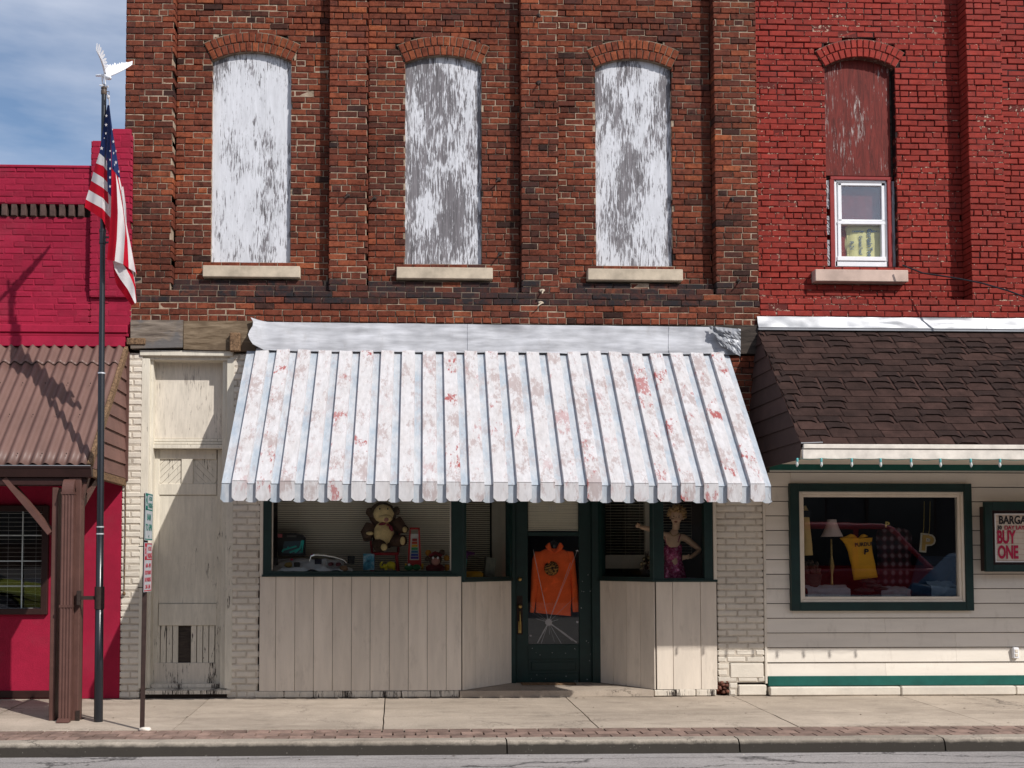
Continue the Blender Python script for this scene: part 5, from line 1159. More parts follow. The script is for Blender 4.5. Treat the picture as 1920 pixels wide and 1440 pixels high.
# left lobe: blue top, then stripes slanting down to the right (third value is depth)
lobL = [(201.5, 197, 0), (198, 215, .01), (192, 250, .02), (186, 287, .02), (180, 306, .02), (175, 322, .02), (171, 339, .03), (166.5, 356, .03), (161, 374, .03), (158.5, 388.5, .03)]
lobC = [(203, 197, -.02), (202, 230, -.02), (199, 265, -.03), (194.5, 294, -.04), (193.5, 311, -.04), (193, 333, -.045), (192.5, 352, -.05), (192.3, 371, -.05), (192, 391, -.05), (192, 411, -.05)]
lobR = [(205, 197, .05), (204, 230, .08), (203, 270, .10), (200, 302, .11), (202, 322, .11), (203.5, 345, .11), (204, 362, .11), (205, 385, .11), (206, 407, .11), (205.5, 441, .11)]
ribbon(lobL[:4], lobC[:4], FB, 12, 4); ribbon(lobC[:4], lobR[:4], FB, 12, 3)
cs = [FW, FR, FW, FR, FW, FR]
for i in range(6):
    ribbon(lobL[3 + i:5 + i], lobC[3 + i:5 + i], cs[i], 3, 5); ribbon(lobC[3 + i:5 + i], lobR[3 + i:5 + i], cs[i], 3, 4)
# middle blue fold
ribbon([(203, 197, -.03), (202, 250, -.04), (200.5, 300, -.05), (201, 335, -.05), (202, 360, -.05)], [(205, 197, -.06), (207, 250, -.08), (209, 315, -.09), (209, 340, -.09), (208.5, 369, -.09)], FB, 14, 4)
ribbon([(202, 355, -.04), (204, 385, .0), (204.5, 400, .0)], [(208.5, 364, -.04), (209, 390, .0), (208, 412, .0)], FW, 4, 2)
# right blue fold
ribbon([(204, 197, -.05), (207, 250, -.075), (209, 290, -.09), (209.5, 315, -.10)], [(205, 197, -.03), (211, 245, -.03), (219, 292, -.03), (226, 336, -.03)], FB, 14, 5, bowl=-.03)
# hanging stripes of the right fold
e0 = [(209.3, 314, -.10), (209, 345, -.10), (208, 400, -.10), (205, 440, -.10), (200.5, 487, -.09)]
e1 = [(217, 325, -.10), (219, 350, -.12), (221, 400, -.13), (219, 450, -.13), (215, 489.5, -.12)]
e2 = [(217.2, 325, -.09), (222, 345, -.09), (230, 390, -.10), (235, 430, -.11), (231, 495.5, -.11)]
e3 = [(221.5, 331, -.06), (227, 360, -.07), (234, 410, -.08), (239, 450, -.08), (241.5, 503, -.08)]
e4 = [(224, 333, -.05), (230.5, 362, -.05), (237, 420, -.055), (246, 465, -.05), (254.5, 511, -.05)]
e5 = [(226, 336, -.03), (234, 372, -.02), (238, 420, -.02), (247, 468, -.01), (257, 516, .0)]
ribbon(e0, e1, FR, 16, 5); ribbon(e1, e2, FW, 16, 5); ribbon(e2, e3, FR, 16, 4); ribbon(e3, e4, FW, 16, 4); ribbon(e4, e5, FR, 16, 2)
ribbon([(229, 350, -.085), (231, 375, -.09), (236, 418, -.09)], [(231, 350, -.085), (236, 385, -.09), (237.5, 420, -.09)], FW, 8, 2)
# lower lobe behind
g0 = [(211.5, 489, -.02), (213, 507, -.02), (216, 526, -.03), (219, 535, -.03), (247, 573, -.03)]
g1 = [(211.6, 488, -.05), (215, 505, -.06), (226, 524, -.07), (240, 543, -.07), (253, 569, -.06)]
g2 = [(226, 488, -.06), (236, 503, -.07), (246, 522, -.07), (252, 538, -.06), (255.5, 567, -.05)]
g3 = [(228, 488, -.04), (246, 505, -.04), (251, 520, -.04), (254, 535, -.03), (256, 566, -.02)]
ribbon(g0, g1, FR, 12, 4); ribbon(g1, g2, FW, 12, 4); ribbon(g2, g3, FR, 12, 3); ribbon([(245, 505, -.03), (250, 520, -.02)], [(251, 509, -.02), (254, 536, -.01)], FW, 4, 2)
fl_r, fl_w, fl_b = [simple(n_, c_, .75, .08, 6, .1, 90, spec=.15) for n_, c_ in (('flag_red', (.48, .006, .022)), ('flag_white', (.70, .68, .68)), ('flag_blue', (.016, .032, .115)))]
for m_ in (fl_r, fl_w, fl_b):
    b_ = m_.node_tree.nodes['Principled BSDF'] if 'Principled BSDF' in m_.node_tree.nodes else [q for q in m_.node_tree.nodes if q.type == 'BSDF_PRINCIPLED'][0]
    o_ = [q for q in m_.node_tree.nodes if q.type == 'OUTPUT_MATERIAL'][0]; tl2 = m_.node_tree.nodes.new('ShaderNodeBsdfTranslucent'); mxx = m_.node_tree.nodes.new('ShaderNodeMixShader'); mxx.inputs[0].default_value = .3
    src = b_.inputs['Base Color'].links[0].from_socket; m_.node_tree.links.new(src, tl2.inputs[0]); m_.node_tree.links.new(b_.outputs[0], mxx.inputs[1]); m_.node_tree.links.new(tl2.outputs[0], mxx.inputs[2]); m_.node_tree.links.new(mxx.outputs[0], o_.inputs[0])
flag = fg.build('flag', [fl_r, fl_w, fl_b]); tag(flag, 'stars and stripes flag hanging limp in folds from the black flagpole', 'flag')
st = MB()
def star(u, v, r, sq=1.0, dy=-.17, rot=0.0):
    c = P(u, v, fy + dy); vs = [c]
    for i in range(10):
        q = rot + math.pi / 2 + i * math.pi / 5; rr = (r if i % 2 == 0 else r * .42) / 190; vs.append(c + Vector((math.cos(q) * rr * sq, 0, math.sin(q) * rr)))
    st.add(vs, [(0, 1 + i, 1 + (i + 1) % 10) for i in range(10)])
for (u, v, r, sq, dy) in ((199.5, 217, 3.4, .7, -.10), (199, 234, 3.6, .8, -.11), (198.5, 250, 3, .6, -.12), (190.5, 278, 4, .9, -.11), (195.5, 259, 2, .5, -.13), (206.5, 283, 2.6, .6, -.17), (206.5, 299.5, 3, .6, -.17), (206.5, 316, 3.2, .7, -.17), (206.3, 332.5, 3.3, .7, -.17), (206.3, 349.5, 3.3, .7, -.17), (211, 242.5, 2.6, .5, -.15), (212.6, 265.5, 3.6, .6, -.16), (217.5, 283, 3.2, .45, -.14), (213, 287, 3.2, .5, -.18), (217.3, 304.5, 4, .7, -.18), (215, 309, 2.6, .5, -.18), (222.8, 321.5, 3.2, .6, -.14)): star(u, v, r, sq, dy)
st.build('stars', fl_w, flag)
m2 = MB()
m2.grid(lambda a, b: P(lerp(lerp(199.5, 203, b), lerp(202.5, 204.8, b), a) + 2.5 * math.sin(b * 3), lerp(177, 199, b), fy - .05 - .02 * math.sin(a * 3)), 3, 8); m2.ball(P(203.5, 182, fy - .06), (.016, .012, .018), 8, bump=.6)
m2.build('header_tape', fl_w, flag)

# ================================================================ parking sign post
sy = -1.97
ps = thing('parking_sign', (P(265, 1365, sy).x, sy, gz(sy)), 'leaning rusty post with a green and a red parking sign seen almost edge on', 'street sign')
pb_, pt_ = P(266, 1366, sy), P(274, 925, sy); pb_.z = gz(sy) - .01
def spx(v): q = P(270, v, sy).z; return Vector((lerp(pb_.x, pt_.x, (q - pb_.z) / (pt_.z - pb_.z)), sy, q))
m2 = MB(); dd = (pt_ - pb_)
for (ox, oy, wx, wy_) in ((0, 0, .034, .005), (-.017, .010, .005, .022), (.017, .010, .005, .022)):
    o_ = Vector((ox, oy, 0)); vs = []
    for p in (pb_, pt_):
        for i, j in ((-1, -1), (1, -1), (1, 1), (-1, 1)): vs.append(p + o_ + Vector((i * wx / 2, j * wy_ / 2, 0)))
    m2.add(vs, [(3, 2, 1, 0), (4, 5, 6, 7)] + [(i, (i + 1) % 4, 4 + (i + 1) % 4, 4 + i) for i in range(4)])
m2.build('post', M['rustpost'], ps)
m2 = MB(); m2.ball((pb_.x + .03, sy - .02, gz(sy) + .005), (.06, .05, .022), 8, bump=.7); m2.build('post_footing', M['offwhite'], ps)
m2 = MB()
for v_ in (931.5, 1009, 1024.5, 1101.5): q = spx(v_); m2.tube([q + Vector((-.06, -.0, 0)), q + Vector((.0, 0, 0))], .004, 6)
m2.build('bolt', M['iron'], ps)
def signface(v0, v1, colr, lines, band, nm):
    a, b = spx(v1), spx(v0); ang = R(90); wdt, hgt = .305, (b - a).length
    tilt = math.atan2(b.x - a.x, b.z - a.z); c = (a + b) / 2 + Vector((.03, -.0, 0))
    M3 = Matrix.Rotation(tilt, 3, 'Y') @ Matrix.Rotation(ang, 3, 'Z')
    ce = c
    def W(x, z, y=0): return ce + M3 @ Vector((x, y, z))
    o = MB()
    def plate(x0, x1, z0, z1, y0_, y1_, mi): 
        vs = [W(x, z, y) for x in (x0, x1) for y in (y0_, y1_) for z in (z0, z1)]
        o.add(vs, [(0, 1, 3, 2), (4, 6, 7, 5), (0, 4, 5, 1), (2, 3, 7, 6), (0, 2, 6, 4), (1, 5, 7, 3)], mi)
    plate(-wdt / 2, wdt / 2, -hgt / 2, hgt / 2, 0, .003, 0)
    bw_ = .010
    for (x0, x1, z0, z1) in ((-wdt / 2 + .006, wdt / 2 - .006, hgt / 2 - .006 - bw_, hgt / 2 - .006), (-wdt / 2 + .006, wdt / 2 - .006, -hgt / 2 + .006, -hgt / 2 + .006 + bw_), (-wdt / 2 + .006, -wdt / 2 + .006 + bw_, -hgt / 2 + .006, hgt / 2 - .006), (wdt / 2 - .006 - bw_, wdt / 2 - .006, -hgt / 2 + .006, hgt / 2 - .006)): plate(x0, x1, z0, z1, -.0006, 0, 1)
    plate(-wdt / 2 + .012, -wdt / 2 + .10, hgt / 2 - .155, hgt / 2 - .016, -.0006, 0, 1); plate(-wdt / 2 + .012, wdt / 2 - .012, hgt / 2 - .160, hgt / 2 - .148, -.0006, 0, 1)
    so_ = o.build(nm, [col('white_sign_sheet', (.44, .46, .48), .45), colr], ps)
    for (tx, xx, zz, sz, sx_, bd, white) in lines:
        q = W(xx, zz, -.0012); text('lettering', tx, q.x, q.z, q.y, sz, col('white_sign_sheet', (.6, .6, .6)) if white else colr, so_, sx_, bd, 0, .0003, M3=M3)
    return so_
sgn, srd = col('green_sign_ink', (.01, .16, .12), .45), col('red_sign_ink', (.42, .02, .04), .45)
hh = .5 * (spx(925).z - spx(1013.5).z)
signface(925, 1013.5, sgn, [('2', -.10, hh - .08, .12, .8, .004, True), ('HOUR', .05, hh - .05, .055, .8, .001, False), ('PARKING', .05, hh - .115, .065, .6, .001, False), ('8AM', 0, hh - .225, .085, .9, .002, False), ('TO 6PM', 0, hh - .32, .085, .8, .002, False), ('<', 0, hh - .40, .04, 1.5, .002, False)], 0, 'sign_plate')
signface(1017.5, 1109.5, srd, [('3', -.10, hh - .08, .12, .8, .004, True), ('HOUR', .05, hh - .05, .055, .8, .001, False), ('PARKING', .05, hh - .115, .065, .6, .001, False), ('6AM - 6PM', 0, hh - .205, .055, .8, .0012, False), ('EXCEPT SUNDAY', 0, hh - .27, .050, .6, .0012, False), ('NO PARKING', 0, hh - .335, .055, .7, .0012, False), ('2AM - 5AM', 0, hh - .40, .055, .75, .0012, False)], 0, 'sign_plate')

# ================================================================ things in the shop windows
random.seed(31)
def pillow(mb_, rows, y, th, mi=0, n=12, wr=.006, t=(.5, 0, 0), py_=None):
    """flattened tube following rows of (uL, vL, uR, vR) image rows measured at depth y"""
    rings = []
    for k_, r_ in enumerate(rows):
        a, b = P(r_[0], r_[1], y), P(r_[2], r_[3], y); c = (a + b) / 2; h = (b - a) / 2; tk = th * (r_[4] if len(r_) > 4 else 1)
        ring = []
        for i in range(n):
            q = 2 * math.pi * i / n; cs_, sn = math.cos(q), math.sin(q); cs_ = math.copysign(abs(cs_) ** .8, cs_)
            p = c + h * cs_ + Vector((0, -tk * sn, 0)); p.y += wr * noise.noise(Vector((p.x * 28, p.z * 9, 4))) * 2; ring.append(p)
        rings.append(ring)
    vs = [p for r_ in rings for p in r_]; m = len(rings)
    mb_.add(vs, [(i * n + k, i * n + (k + 1) % n, (i + 1) * n + (k + 1) % n, (i + 1) * n + k) for i in range(m - 1) for k in range(n)] + [tuple(range(n - 1, -1, -1)), tuple((m - 1) * n + k for k in range(n))], mi, t, True)
def dense(rows, k=4):
    out = []
    for i in range(len(rows) - 1):
        for j in range(k):
            f = j / k; out.append(tuple(lerp(a, b, f) for a, b in zip(rows[i], rows[i + 1])))
    out.append(rows[-1]); return out
# --- orange hooded jacket on the door
hy = y0 + .075
def hood():
    o = P(1040, 1154, hy); t_ = thing('hooded_jacket', (o.x, hy, o.z), 'orange hooded jacket with a round black and gold print hanging in the shop door', 'jacket')
    M['orange'] = simple('orange_fleece', (.88, .13, .03), .9, .16, 9, .5, 35)
    b = MB(); pillow(b, dense([(1024, 1028, 1054, 1029, .6), (1014, 1033, 1064, 1034, .9), (1006, 1040, 1073, 1040, 1), (1006, 1060, 1072, 1060, 1), (1006, 1090, 1071, 1092, 1.1), (1005, 1125, 1071, 1128, 1.1), (1004, 1149, 1070, 1155, 1.0)]), hy, .035, n=24, wr=.020)
    b.build('body', M['orange'], t_)
    for rows in ([(1003, 1034, 1016, 1034, .8), (998, 1048, 1012, 1052), (996, 1080, 1009, 1090), (995, 1110, 1006, 1118), (993, 1148, 1001, 1149, .7)], [(1062, 1033, 1074, 1034, .8), (1066, 1050, 1078, 1048), (1070, 1085, 1081, 1080), (1071, 1112, 1084, 1110), (1074, 1148, 1085, 1147, .7)]):
        b = MB(); pillow(b, dense(rows), hy + .005, .03, n=14, wr=.014); b.build('sleeve', M['orange'], t_)
    b = MB(); pillow(b, dense([(1027, 1019, 1031, 1017, .4), (1022, 1024, 1034, 1027), (1026, 1030, 1040, 1038, .8)]), hy - .022, .03, wr=.004); pillow(b, dense([(1049, 1017, 1053, 1019, .4), (1044, 1027, 1057, 1024), (1040, 1038, 1054, 1030, .8)]), hy - .022, .03, wr=.004); b.build('hood', M['orange'], t_)
    c = P(1033, 1066, hy); b = MB(); b.lathe((c.x, hy - .046, c.z), [(0, -.002), (.086, 0), (.086, .004)], 32, axis='y')
    nb = NB('black_gold_print'); f = nb.ramp(nb.noise(42, 3, .6, (.6, 1, 1.8)), [(.46, (.03, .015, .012)), (.56, (.42, .20, .05))]); b.build('print', nb.done(f, .8), t_)
    b = MB(); b.tube([P(1022, 1032, hy), P(1038, 1014, hy), P(1040, 1006, hy)], .006, 6); b.tube([P(1056, 1032, hy), P(1040, 1014, hy)], .006, 6); b.ball(P(1039, 1022, hy + .02), (.05, .03, .055), 10); b.build('hanger', M['black'], t_)
hood()
# --- mannequin
def skin(name, pts, edges, mat, parent, sub=2, root=0):
    o = Vector(pts[root][0]); bm = bmesh.new(); ly = bm.verts.layers.skin.verify(); vs = []
    for i, (p, r_) in enumerate(pts):
        v = bm.verts.new(Vector(p) - o); rr = r_ if isinstance(r_, tuple) else (r_, r_); v[ly].radius = rr; v[ly].use_root = (i == root); vs.append(v)
    for a, b in edges: bm.edges.new((vs[a], vs[b]))
    me = bpy.data.meshes.new(name); bm.to_mesh(me); bm.free(); me.materials.append(mat)
    ob = bpy.data.objects.new(name, me); COL.objects.link(ob); md_ = ob.modifiers.new('skin', 'SKIN'); md_.use_smooth_shade = True; sb = ob.modifiers.new('sub', 'SUBSURF'); sb.levels = sub; sb.render_levels = sub
    place(ob, o, parent); return ob
def mannequin():
    y = .42; o = P(1262, 1086, y); t_ = thing('mannequin', (o.x, y, o.z), 'blonde mannequin in a shiny magenta slip dress with one hand on its hip', 'mannequin')
    sk = simple('mannequin_skin', (.80, .52, .36), .45, .05, 6, .05, 40)
    Q = lambda u, v, d=0: P(u, v, y + d)
    pts = [(Q(1262, 1074), (.125, .085)), (Q(1262, 1052), (.088, .07)), (Q(1260, 1028), (.105, .075)), (Q(1262, 1009), (.085, .055)), (Q(1264, 1000), .043), (Q(1267, 990), .040),
           (Q(1243, 1003), .044), (Q(1226, 994, -.03), .036), (Q(1210, 990, -.05), .030), (Q(1200, 988, -.06), .026),
           (Q(1282, 1007), .046), (Q(1298, 1019, .02), .038), (Q(1313, 1031, .03), .032), (Q(1301, 1041, -.04), .026), (Q(1293, 1046, -.08), .021)]
    ed = [(0, 1), (1, 2), (2, 3), (3, 4), (4, 5), (3, 6), (6, 7), (7, 8), (8, 9), (3, 10), (10, 11), (11, 12), (12, 13), (13, 14)]
    body = skin('body', pts, ed, sk, t_)
    hd = MB(); rt = Matrix.Rotation(R(-18), 3, 'Z') @ Matrix.Rotation(R(6), 3, 'Y'); hc = Q(1269, 969, -.02)
    def H(x, y_, z): return hc + rt @ Vector((x, y_, z))
    vs_ = []
    hd.ball(H(0, 0, .015), (.072, .088, .085), 20, rot=rt); hd.ball(H(0, -.030, -.045), (.052, .058, .062), 18, rot=rt); hd.ball(H(0, -.055, -.088), (.026, .026, .020), 12, rot=rt)
    hd.ball(H(0, -.092, -.022), (.011, .018, .022), 10, rot=rt)
    for s_ in (-1, 1): hd.ball(H(s_ * .074, .005, -.01), (.008, .018, .028), 8, rot=rt); hd.ball(H(s_ * .036, -.062, -.040), (.022, .022, .022), 10, rot=rt)
    hd.tube([H(0, 0, -.06), Q(1267, 992, 0)], [.045, .042], 14)
    head = hd.build('head', sk, t_)
    ey = MB()
    for s_ in (-1, 1): ey.ball(H(s_ * .029, -.082, -.004), (.010, .004, .004), 10, rot=rt); ey.ball(H(s_ * .030, -.081, .012), (.013, .003, .0018), 8, rot=rt)
    ey.build('eyes', col('dark_eye_paint', (.03, .015, .012), .4), head)
    lp_ = MB(); lp_.ball(H(0, -.085, -.062), (.020, .010, .0085), 10, rot=rt); lp_.build('lips', col('dark_red_lips', (.16, .012, .015), .4), head)
    hr = MB(); random.seed(5)
    for i in range(210):
        q, f = random.uniform(0, 2 * math.pi), random.uniform(-.25, 1)
        d = Vector((math.cos(q) * math.sqrt(1 - f * f), math.sin(q) * math.sqrt(1 - f * f), f))
        if d.y < -.45 and d.z < .35: continue
        b_ = H(d.x * .078, d.y * .092 + .004, d.z * .092 + .018); e_ = b_ + (rt @ d) * .034 + Vector((rnd() * .014, -.006, rnd() * .014)); hr.tube([b_ - (rt @ d) * .01, (b_ + e_) / 2 + Vector((0, 0, .004)), e_], [.013, .012, .003], 5)
    hr.build('hair', simple('short_blonde_hair', (.62, .38, .18), .6, .35, 40, .5, 90), head)
    for (w_, f_) in ((Q(1196, 986, -.075), -1), (Q(1289, 1045, -.095), 1)):
        m_ = MB(); m_.ball(w_, (.030, .018, .026), 10)
        for i in range(4): a_ = w_ + Vector((f_ * -.0 + f_ * -.024, -.006, .018 - .012 * i)); m_.tube([a_, a_ + Vector((f_ * -.026, -.012, -.004)), a_ + Vector((f_ * -.034, -.004 + .016, -.012))] if f_ > 0 else [a_, a_ + Vector((-.0 + .0 - .018, -.012, 0)), a_ + Vector((-.006, -.026, -.002))], [.008, .0075, .006], 6)
        m_.tube([w_ + Vector((0, -.01, .02)), w_ + Vector((-.012 * -f_, -.025, .034))], [.009, .007], 6); m_.build('hand', sk, body)
    dn = NB('magenta_sequin_dress'); c_ = dn.ramp(dn.noise(38, 4, .7), [(.35, (.12, .004, .03)), (.5, (.42, .015, .13)), (.66, (.55, .25, .38))]); dm = dn.done(c_, .25, .3, .6)
    b = MB(); pillow(b, dense([(1248, 1022, 1252, 1020, .5), (1243, 1028, 1278, 1026, 1.0), (1244, 1040, 1279, 1040, 1.05), (1247, 1052, 1279, 1052, .9), (1242, 1068, 1284, 1068, 1.15), (1240, 1086, 1288, 1087, 1.2)]), y, .095, n=22, wr=.008); pillow(b, dense([(1268, 1017, 1273, 1015, .5), (1264, 1026, 1279, 1026, .9)]), y - .01, .09, n=12)
    for (a_, b2) in (((1249, 1022), (1246, 1004)), ((1271, 1017), (1276, 1002))): b.tube([P(*a_, y - .085), P((a_[0] + b2[0]) / 2, (a_[1] + b2[1]) / 2, y - .09), P(*b2, y - .03)], .005, 6)
    b.build('dress', dm, t_)
    b = MB(); b.tube([Q(1256, 998, -.035), Q(1260, 1004, -.07), Q(1264, 1005, -.078), Q(1269, 1003, -.07), Q(1273, 999, -.03)], .004, 6); b.build('necklace', M['brass'], t_)
mannequin()
# --- big plush toy on a small red chair
fur, tan = simple('dark_brown_plush', (.085, .050, .036), 1, .35, 25, .9, 60, spec=.05), simple('tan_plush', (.72, .54, .28), 1, .25, 25, .8, 60, spec=.05)
def plush():
    y = .34; Q = lambda u, v, d=0: P(u, v, y + d); o = Q(720, 1030)
    t_ = thing('plush_toy', o, 'large brown and tan plush toy with a red bow on a small red chair', 'plush toy')
    b = MB(); B = lambda u, v, r_, d=0, rot=None, mb_=None: (mb_ or b).ball(Q(u, v, d), r_, 16, bump=.12, rot=rot)
    B(717, 966, (.155, .12, .15), .03); B(722, 1002, (.15, .12, .17), .04)
    b.tube([Q(696, 985), Q(688, 1000, -.03), Q(689, 1012, -.06)], [.07, .075, .05], 12); b.tube([Q(742, 975), Q(754, 992, -.02), Q(762, 993, -.08)], [.07, .065, .035], 12)
    b.tube([Q(708, 1018), Q(712, 1024, -.10), Q(718, 1025, -.14)], [.07, .075, .06], 12); b.tube([Q(735, 1014), Q(750, 1014, -.08), Q(757, 1013, -.12)], [.07, .07, .06], 12)
    B(693, 960, (.045, .04, .05)); B(743, 958, (.045, .04, .05)); bd = b.build('body', fur, t_)
    f = MB(); f.ball(Q(719, 963, -.08), (.115, .07, .105), 16, bump=.1); f.ball(Q(722, 972, -.12), (.085, .06, .05), 14); f.build('face', tan, t_)
    f = MB(); f.ball(Q(719, 1000, -.05), (.115, .07, .135), 16, bump=.1); f.build('belly', tan, t_)
    for (u, v, r_) in ((720, 1026, (.038, .03, .042)), (755, 1014, (.030, .03, .05)), (693, 1000, (.045, .03, .022)), (759, 993, (.028, .02, .035))): f = MB(); f.ball(Q(u, v, -.17 if v > 1005 else -.09), r_, 12); f.build('paw_pad', tan, t_)
    f = MB(); f.ball(Q(724, 974, -.165), (.030, .02, .028), 10); f.build('nose', col('pink_plush', (.38, .18, .16), .9), t_)
    f = MB(); [f.ball(Q(u, 954, -.15), (.010, .006, .012), 8) for u in (712, 727)]; f.build('eyes', M['black'], t_)
    f = MB(); f.ball(Q(727, 984, -.14), (.018, .015, .015), 8); f.ball(Q(717, 982, -.14), (.045, .015, .018), 10, rot=Matrix.Rotation(R(-12), 3, 'Y')); f.ball(Q(733, 990, -.13), (.022, .012, .045), 10, rot=Matrix.Rotation(R(-25), 3, 'Y')); f.build('bow', col('dark_red_ribbon', (.16, .01, .025), .6), t_)
    c = thing('toy_chair', Q(718, 1070, .05), 'small red child chair under the large plush toy', 'chair'); rc = simple('red_gloss_plastic', (.26, .010, .015), .35, .1, 8, 0)
    dz = deckz
    s_ = MB(); q = Q(722, 1036); s_.box(q.x - .16, q.x + .16, y - .12, y + .16, q.z - .03, q.z, c=.01); s_.build('seat', rc, c)
    for (dx, dy) in ((-.13, -.09), (.13, -.09), (-.13, .13), (.13, .13)): s_ = MB(); s_.tube([(q.x + dx, y + dy, q.z - .03), (q.x + dx * 1.15, y + dy, dz)], [.018, .022], 10); s_.build('leg', rc, c)
    s_ = MB(); s_.tube([(q.x - .15, y + .15, q.z), (q.x - .19, y + .17, q.z + .32)], .016, 8); s_.tube([(q.x + .15, y + .15, q.z), (q.x + .17, y + .17, q.z + .32)], .016, 8); s_.box(q.x - .18, q.x + .17, y + .15, y + .18, q.z + .22, q.z + .34, c=.01); s_.build('backrest', rc, c)
plush()
def zy(v, u, y): return Z(v, u, y)
# toy xylophone
def toys():
    y = .22; Q = lambda u, v, d=0: P(u, v, y + d)
    t_ = thing('toy_xylophone', Q(776, 1068), 'upright red toy xylophone with rainbow keys beside the plush toy', 'toy')
    red = col('red_toy_plastic', (.36, .012, .012), .35)
    b = MB(); a, c, d, e = Q(768, 990), Q(786, 990), Q(789, 1060), Q(764, 1060)
    def trap(mb_, L0, L1, R1, R0, ya, yb_): mb_.prism([(p.x, p.z) for p in (L0, R0, R1, L1)], ya, yb_)
    trap(b, Q(768, 990), Q(764, 1062), Q(767.5, 1062), Q(770.5, 990), y - .03, y); trap(b, Q(784, 990), Q(786, 1062), Q(790, 1062), Q(787, 990), y - .03, y); trap(b, Q(768, 989.5), Q(768, 993), Q(787, 993), Q(787, 989.5), y - .03, y); trap(b, Q(767, 1002), Q(764, 1062), Q(790, 1062), Q(787, 1002), y - .018, y); b.build('frame', red, t_)
    b = MB(); trap(b, Q(770, 1001), Q(766, 1050), Q(788, 1050), Q(785, 1001), y - .024, y - .017); b.build('panel', col('toy_white', (.5, .5, .5), .5), t_)
    cols = [(.25, .012, .015), (.42, .05, .02), (.55, .30, .02), (.02, .22, .07), (.015, .12, .26), (.02, .05, .30), (.06, .03, .25)]
    for i, c_ in enumerate(cols): v_ = 1010 + i * 5.6; hw_ = 4.6 + i * .45; b = MB(); p0, p1 = Q(777.3 - hw_, v_), Q(777.3 + hw_, v_ + 4.4); b.box(p0.x, p1.x, y - .034, y - .023, p1.z, p0.z, c=.002); b.build('key', col('toy_key_%d' % i, c_, .4), t_)
    for u in (761, 792): b = MB(); p = Q(u, 1062); b.lathe((p.x - .012, y, p.z), [(0, 0), (.035, 0), (.035, .024), (0, .024)], 14, axis='x'); b.build('wheel', col('yellow_toy', (.55, .33, .02), .4), t_)
    t2 = thing('toy_elephant', Q(727, 1068), 'small yellow plastic elephant toy with a raised trunk on the window deck', 'toy'); yl_ = col('yellow_plastic', (.60, .50, .02), .4)
    b = MB(); b.ball(Q(733, 1060), (.055, .04, .045), 14); b.ball(Q(722, 1062), (.032, .03, .03), 12); b.tube([Q(720, 1063), Q(715, 1064), Q(713, 1059), Q(717, 1053)], [.016, .014, .012, .010], 8); b.build('body', yl_, t2)
    b = MB(); [b.tube([Q(u, 1064, dy), Q(u, 1069, dy)], .014, 8) for u in (724, 739) for dy in (-.02, .02)]; b.build('legs', yl_, t2)
    t3 = thing('toy_frog', Q(774, 1068), 'squat dark green toy in front of the red xylophone', 'toy'); gn = col('green_toy', (.012, .11, .035), .4)
    b = MB(); b.ball(Q(767, 1064, -.07), (.055, .035, .035), 12); b.ball(Q(781, 1064, -.07), (.05, .035, .035), 12); b.build('body', gn, t3); b = MB(); b.ball(Q(767, 1059, -.09), (.016, .012, .014), 8); b.build('eye', M['white'], t3)
    # red plush with cap
    t4 = thing('plush_toy', Q(818, 1070), 'small red capped plush toy at the right end of the wide window', 'plush toy'); rf = col('maroon_plush', (.13, .012, .016), 1)
    b = MB(); b.ball(Q(816, 1050), (.075, .06, .075), 16, bump=.1); b.ball(Q(801, 1048), (.028, .02, .028), 10); b.ball(Q(829, 1036), (.036, .02, .036), 10); b.build('head', fur, t4)
    b = MB(); b.ball(Q(817, 1053, -.05), (.05, .03, .045), 14); b.build('muzzle', col('pink_plush_face', (.45, .20, .17), .9), t4)
    b = MB(); b.ball(Q(816, 1066), (.11, .07, .06), 14); b.tube([Q(805, 1043, -.03), Q(816, 1036, -.05), Q(828, 1042, -.03)], .02, 8); b.build('cap_and_suit', rf, t4)
    b = MB(); [b.ball(Q(u, 1046, -.07), (.013, .006, .015), 8) for u in (812, 821)]; b.build('eyes', M['white'], t4)
    b = MB(); [b.ball(Q(u, v, .03), (.035, .02, .035), 10, bump=.3) for u, v in ((803, 1037), (837, 1046), (838, 1064))]; b.build('flowers', col('orange_felt', (.45, .20, .02), .9), t4)
    # blue boxed cassette
    t5 = thing('boxed_video', Q(691, 1068), 'upright blue illustrated box left of the yellow elephant toy', 'box')
    b = MB(); p0, p1 = Q(681, 1038), Q(702, 1069); b.box(p0.x, p1.x, y, y + .03, p1.z, p0.z, c=.002)
    nb = NB('blue_cover'); b.build('case', nb.done(nb.ramp(nb.noise(14, 4, .6), [(.35, (.02, .09, .16)), (.5, (.05, .26, .40)), (.68, (.45, .55, .62))]), .35), t5)
    # tool case with teal tools
    yy = .36; t6 = thing('tool_case', P(546, 1040, yy), 'open black case holding teal tools at the left end of the wide window', 'case'); bk = col('black_case_plastic', (.012, .012, .014), .4)
    b = MB(); G = lambda u, v: P(u, v, yy)
    pts = [(521, 1042), (519, 1008), (526, 1001), (545, 999), (566, 1002), (573, 1009), (572, 1042)]; b.prism([(G(*p).x, G(*p).z) for p in pts], yy, yy + .06); b.build('shell', bk, t6)
    b = MB(); p0, p1 = G(538, 1003), G(556, 1007); b.box(p0.x, p1.x, yy - .01, yy, p1.z, p0.z, c=.003); b.build('handle', col('grey_plastic', (.10, .10, .10), .4), t6)
    b = MB(); pts = [(529, 1037), (533, 1015), (570, 1014), (567, 1039)]; b.prism([(G(*p).x, G(*p).z) for p in pts], yy - .006, yy); b.build('tray', col('blue_grey_tray', (.05, .09, .12), .4), t6)
